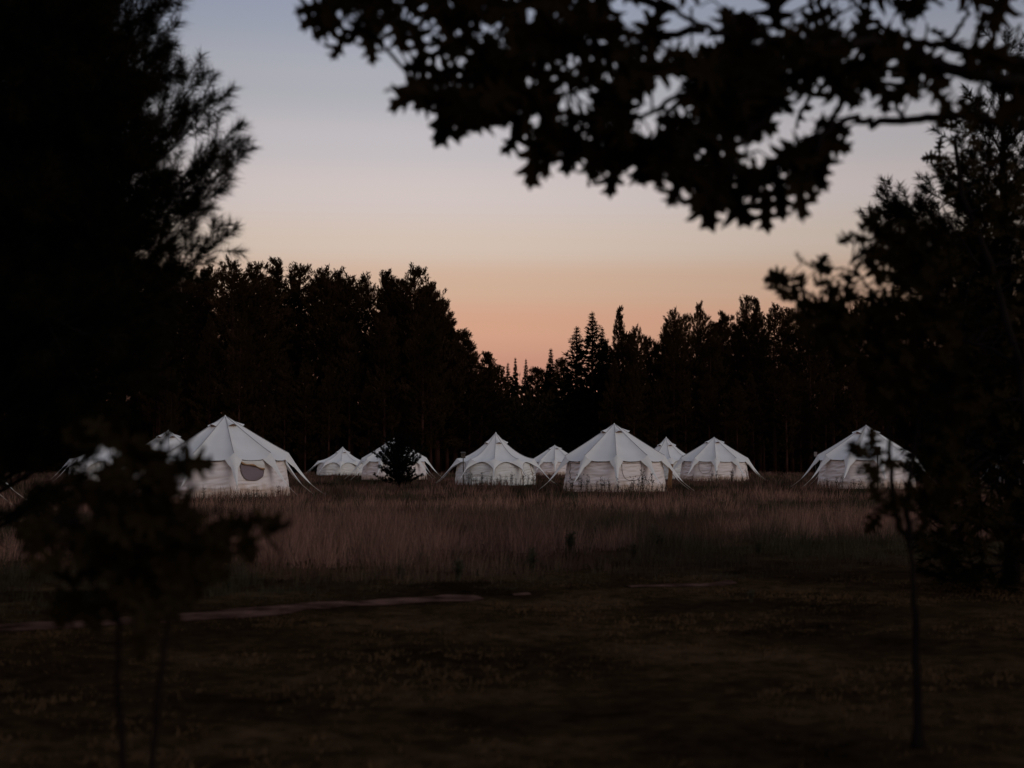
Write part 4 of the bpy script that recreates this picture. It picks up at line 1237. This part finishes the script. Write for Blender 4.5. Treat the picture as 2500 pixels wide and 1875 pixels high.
# right: slim oak sapling with two stems
bx = at(2240, 1812, 6.95)
sapling("oak_sapling", "slim oak sapling on the right with a bare stem forking in two", (bx.x, 6.95, -0.02),
        [("trunk", [(bx.x, 6.95, -0.02), (2238, 1640, 6.95), (2235, 1500, 6.95), (2228, 1380, 6.95), (2222, 1320, 6.95)], 0.024),
         ("branch", [(2222, 1320, 6.95), (2195, 1290, 6.95), (2178, 1200, 6.95), (2172, 1100, 6.95), (2165, 980, 6.95), (2160, 850, 6.95), (2130, 720, 6.95), (2080, 640, 6.95)], 0.016),
         ("branch", [(2222, 1320, 6.95), (2214, 1240, 6.9), (2222, 1160, 6.9), (2236, 1060, 6.9), (2260, 900, 6.85), (2290, 740, 6.8)], 0.017),
         ("branch", [(2182, 1260, 6.95), (2155, 1255, 6.9), (2125, 1235, 6.9)], 0.008),
         ("branch", [(2160, 850, 6.95), (2080, 780, 6.9), (1980, 720, 6.9), (1900, 690, 6.9)], 0.010),
         ("branch", [(2172, 1130, 6.95), (2130, 1115, 6.8), (2090, 1105, 6.7)], 0.006)],
        [([(1900, 690), (1950, 640), (2010, 660), (2060, 670), (2090, 570), (2130, 550), (2200, 560), (2330, 600), (2330, 780), (2180, 800), (2000, 760), (1930, 760)], 165, (6.6, 7.3)),
         ([(1960, 740), (2330, 740), (2360, 980), (2150, 960), (2020, 850)], 210, (6.6, 7.3)),
         ([(2085, 1100), (2120, 1090), (2150, 1120), (2110, 1140)], 11, (6.6, 6.8)), ([(2110, 1230), (2160, 1240), (2150, 1260)], 5, (6.8, 7.0)), ([(2190, 1230), (2290, 1180), (2300, 1330), (2220, 1330)], 24, (6.7, 7.1)), ([(2250, 960), (2380, 960), (2380, 1200), (2290, 1200)], 40, (6.7, 7.3))],
        0.135, 8, LEAF2)
# right: a taller young oak beside the fine-needled pine
by = at(2530, 1500, 11.0)
sapling("young_oak", "young leafy oak beside the fine-needled pine at the right edge", (by.x, 11.0, -0.02),
        [("trunk", [(by.x, 11.0, -0.02), (2525, 1200, 11.0), (2490, 900, 11.0), (2420, 650, 11.0), (2350, 480, 11.0), (2330, 340, 11.0)], 0.045),
         ("branch", [(2525, 1200, 11.0), (2450, 1120, 11.2), (2360, 1080, 11.4)], 0.016), ("branch", [(2490, 900, 11.0), (2420, 850, 11.2), (2340, 830, 11.4)], 0.016), ("branch", [(2390, 650, 11.0), (2330, 560, 11.0), (2300, 500, 11.0)], 0.014), ("branch", [(2350, 480, 11.0), (2400, 420, 11.0), (2450, 380, 11.0)], 0.012)],
        [([(2300, 310), (2350, 290), (2400, 340), (2480, 350), (2500, 600), (2320, 620), (2290, 500), (2310, 430), (2290, 400)], 150, (10.6, 11.6)), ([(2290, 600), (2520, 600), (2520, 1380), (2380, 1340), (2290, 1200), (2310, 900)], 330, (10.8, 12.2))],
        0.14, 12, LEAF2, cat="tree")
# left: two blurred saplings close to the camera
bl = at(305, 2050, 4.9); bl2 = at(385, 2080, 4.7)
sapling("oak_sapling", "blurred oak sapling near the camera on the left, left of its twin", (bl.x, 4.9, -0.02),
        [("trunk", [(bl.x, 4.9, -0.02), (300, 1830, 4.9), (285, 1650, 4.9), (290, 1500, 4.9), (285, 1380, 4.9), (300, 1250, 4.9), (320, 1120, 4.9)], 0.013),
         ("branch", [(285, 1380, 4.9), (220, 1300, 4.8), (160, 1240, 4.8), (130, 1270, 4.7)], 0.006), ("branch", [(288, 1440, 4.9), (240, 1400, 4.9), (200, 1400, 5.0)], 0.005), ("branch", [(300, 1250, 4.9), (260, 1160, 4.9), (230, 1120, 4.8)], 0.006)],
        [([(130, 1300), (150, 1240), (200, 1190), (250, 1215), (350, 1235), (370, 1380), (330, 1500), (220, 1500), (180, 1400), (150, 1340)], 64, (4.5, 5.3)),
         ([(250, 1220), (380, 1220), (390, 1400), (260, 1400)], 34, (4.7, 5.1)), ([(200, 1110), (285, 1075), (290, 1110), (230, 1190)], 13, (4.7, 5.1))],
        0.165, 21, LEAF2)
sapling("oak_sapling", "blurred oak sapling near the camera on the left, with boughs across the big tent", (bl2.x, 4.7, -0.02),
        [("trunk", [(bl2.x, 4.7, -0.02), (372, 1840, 4.7), (388, 1700, 4.7), (408, 1540, 4.7), (412, 1420, 4.7), (400, 1300, 4.7), (385, 1180, 4.7), (392, 1090, 4.7)], 0.013),
         ("branch", [(400, 1300, 4.7), (470, 1260, 4.6), (550, 1245, 4.6), (620, 1260, 4.6)], 0.006), ("branch", [(385, 1180, 4.7), (430, 1140, 4.7), (470, 1120, 4.7)], 0.005), ("branch", [(520, 1244, 4.6), (560, 1222, 4.6)], 0.004)],
        [([(350, 1250), (400, 1240), (450, 1250), (450, 1420), (420, 1500), (350, 1470), (340, 1280)], 58, (4.4, 5.0)), ([(335, 1130), (400, 1115), (410, 1180), (380, 1230), (330, 1220)], 17, (4.5, 4.9)), ([(425, 1120), (465, 1115), (455, 1135)], 3, (4.6, 4.8)),
         ([(540, 1215), (580, 1225), (600, 1260), (650, 1280), (640, 1310), (520, 1350), (480, 1330), (540, 1275)], 15, (4.4, 4.8)), ([(430, 1260), (520, 1280), (520, 1350), (440, 1400)], 14, (4.4, 4.8))],
        0.165, 23, LEAF2)
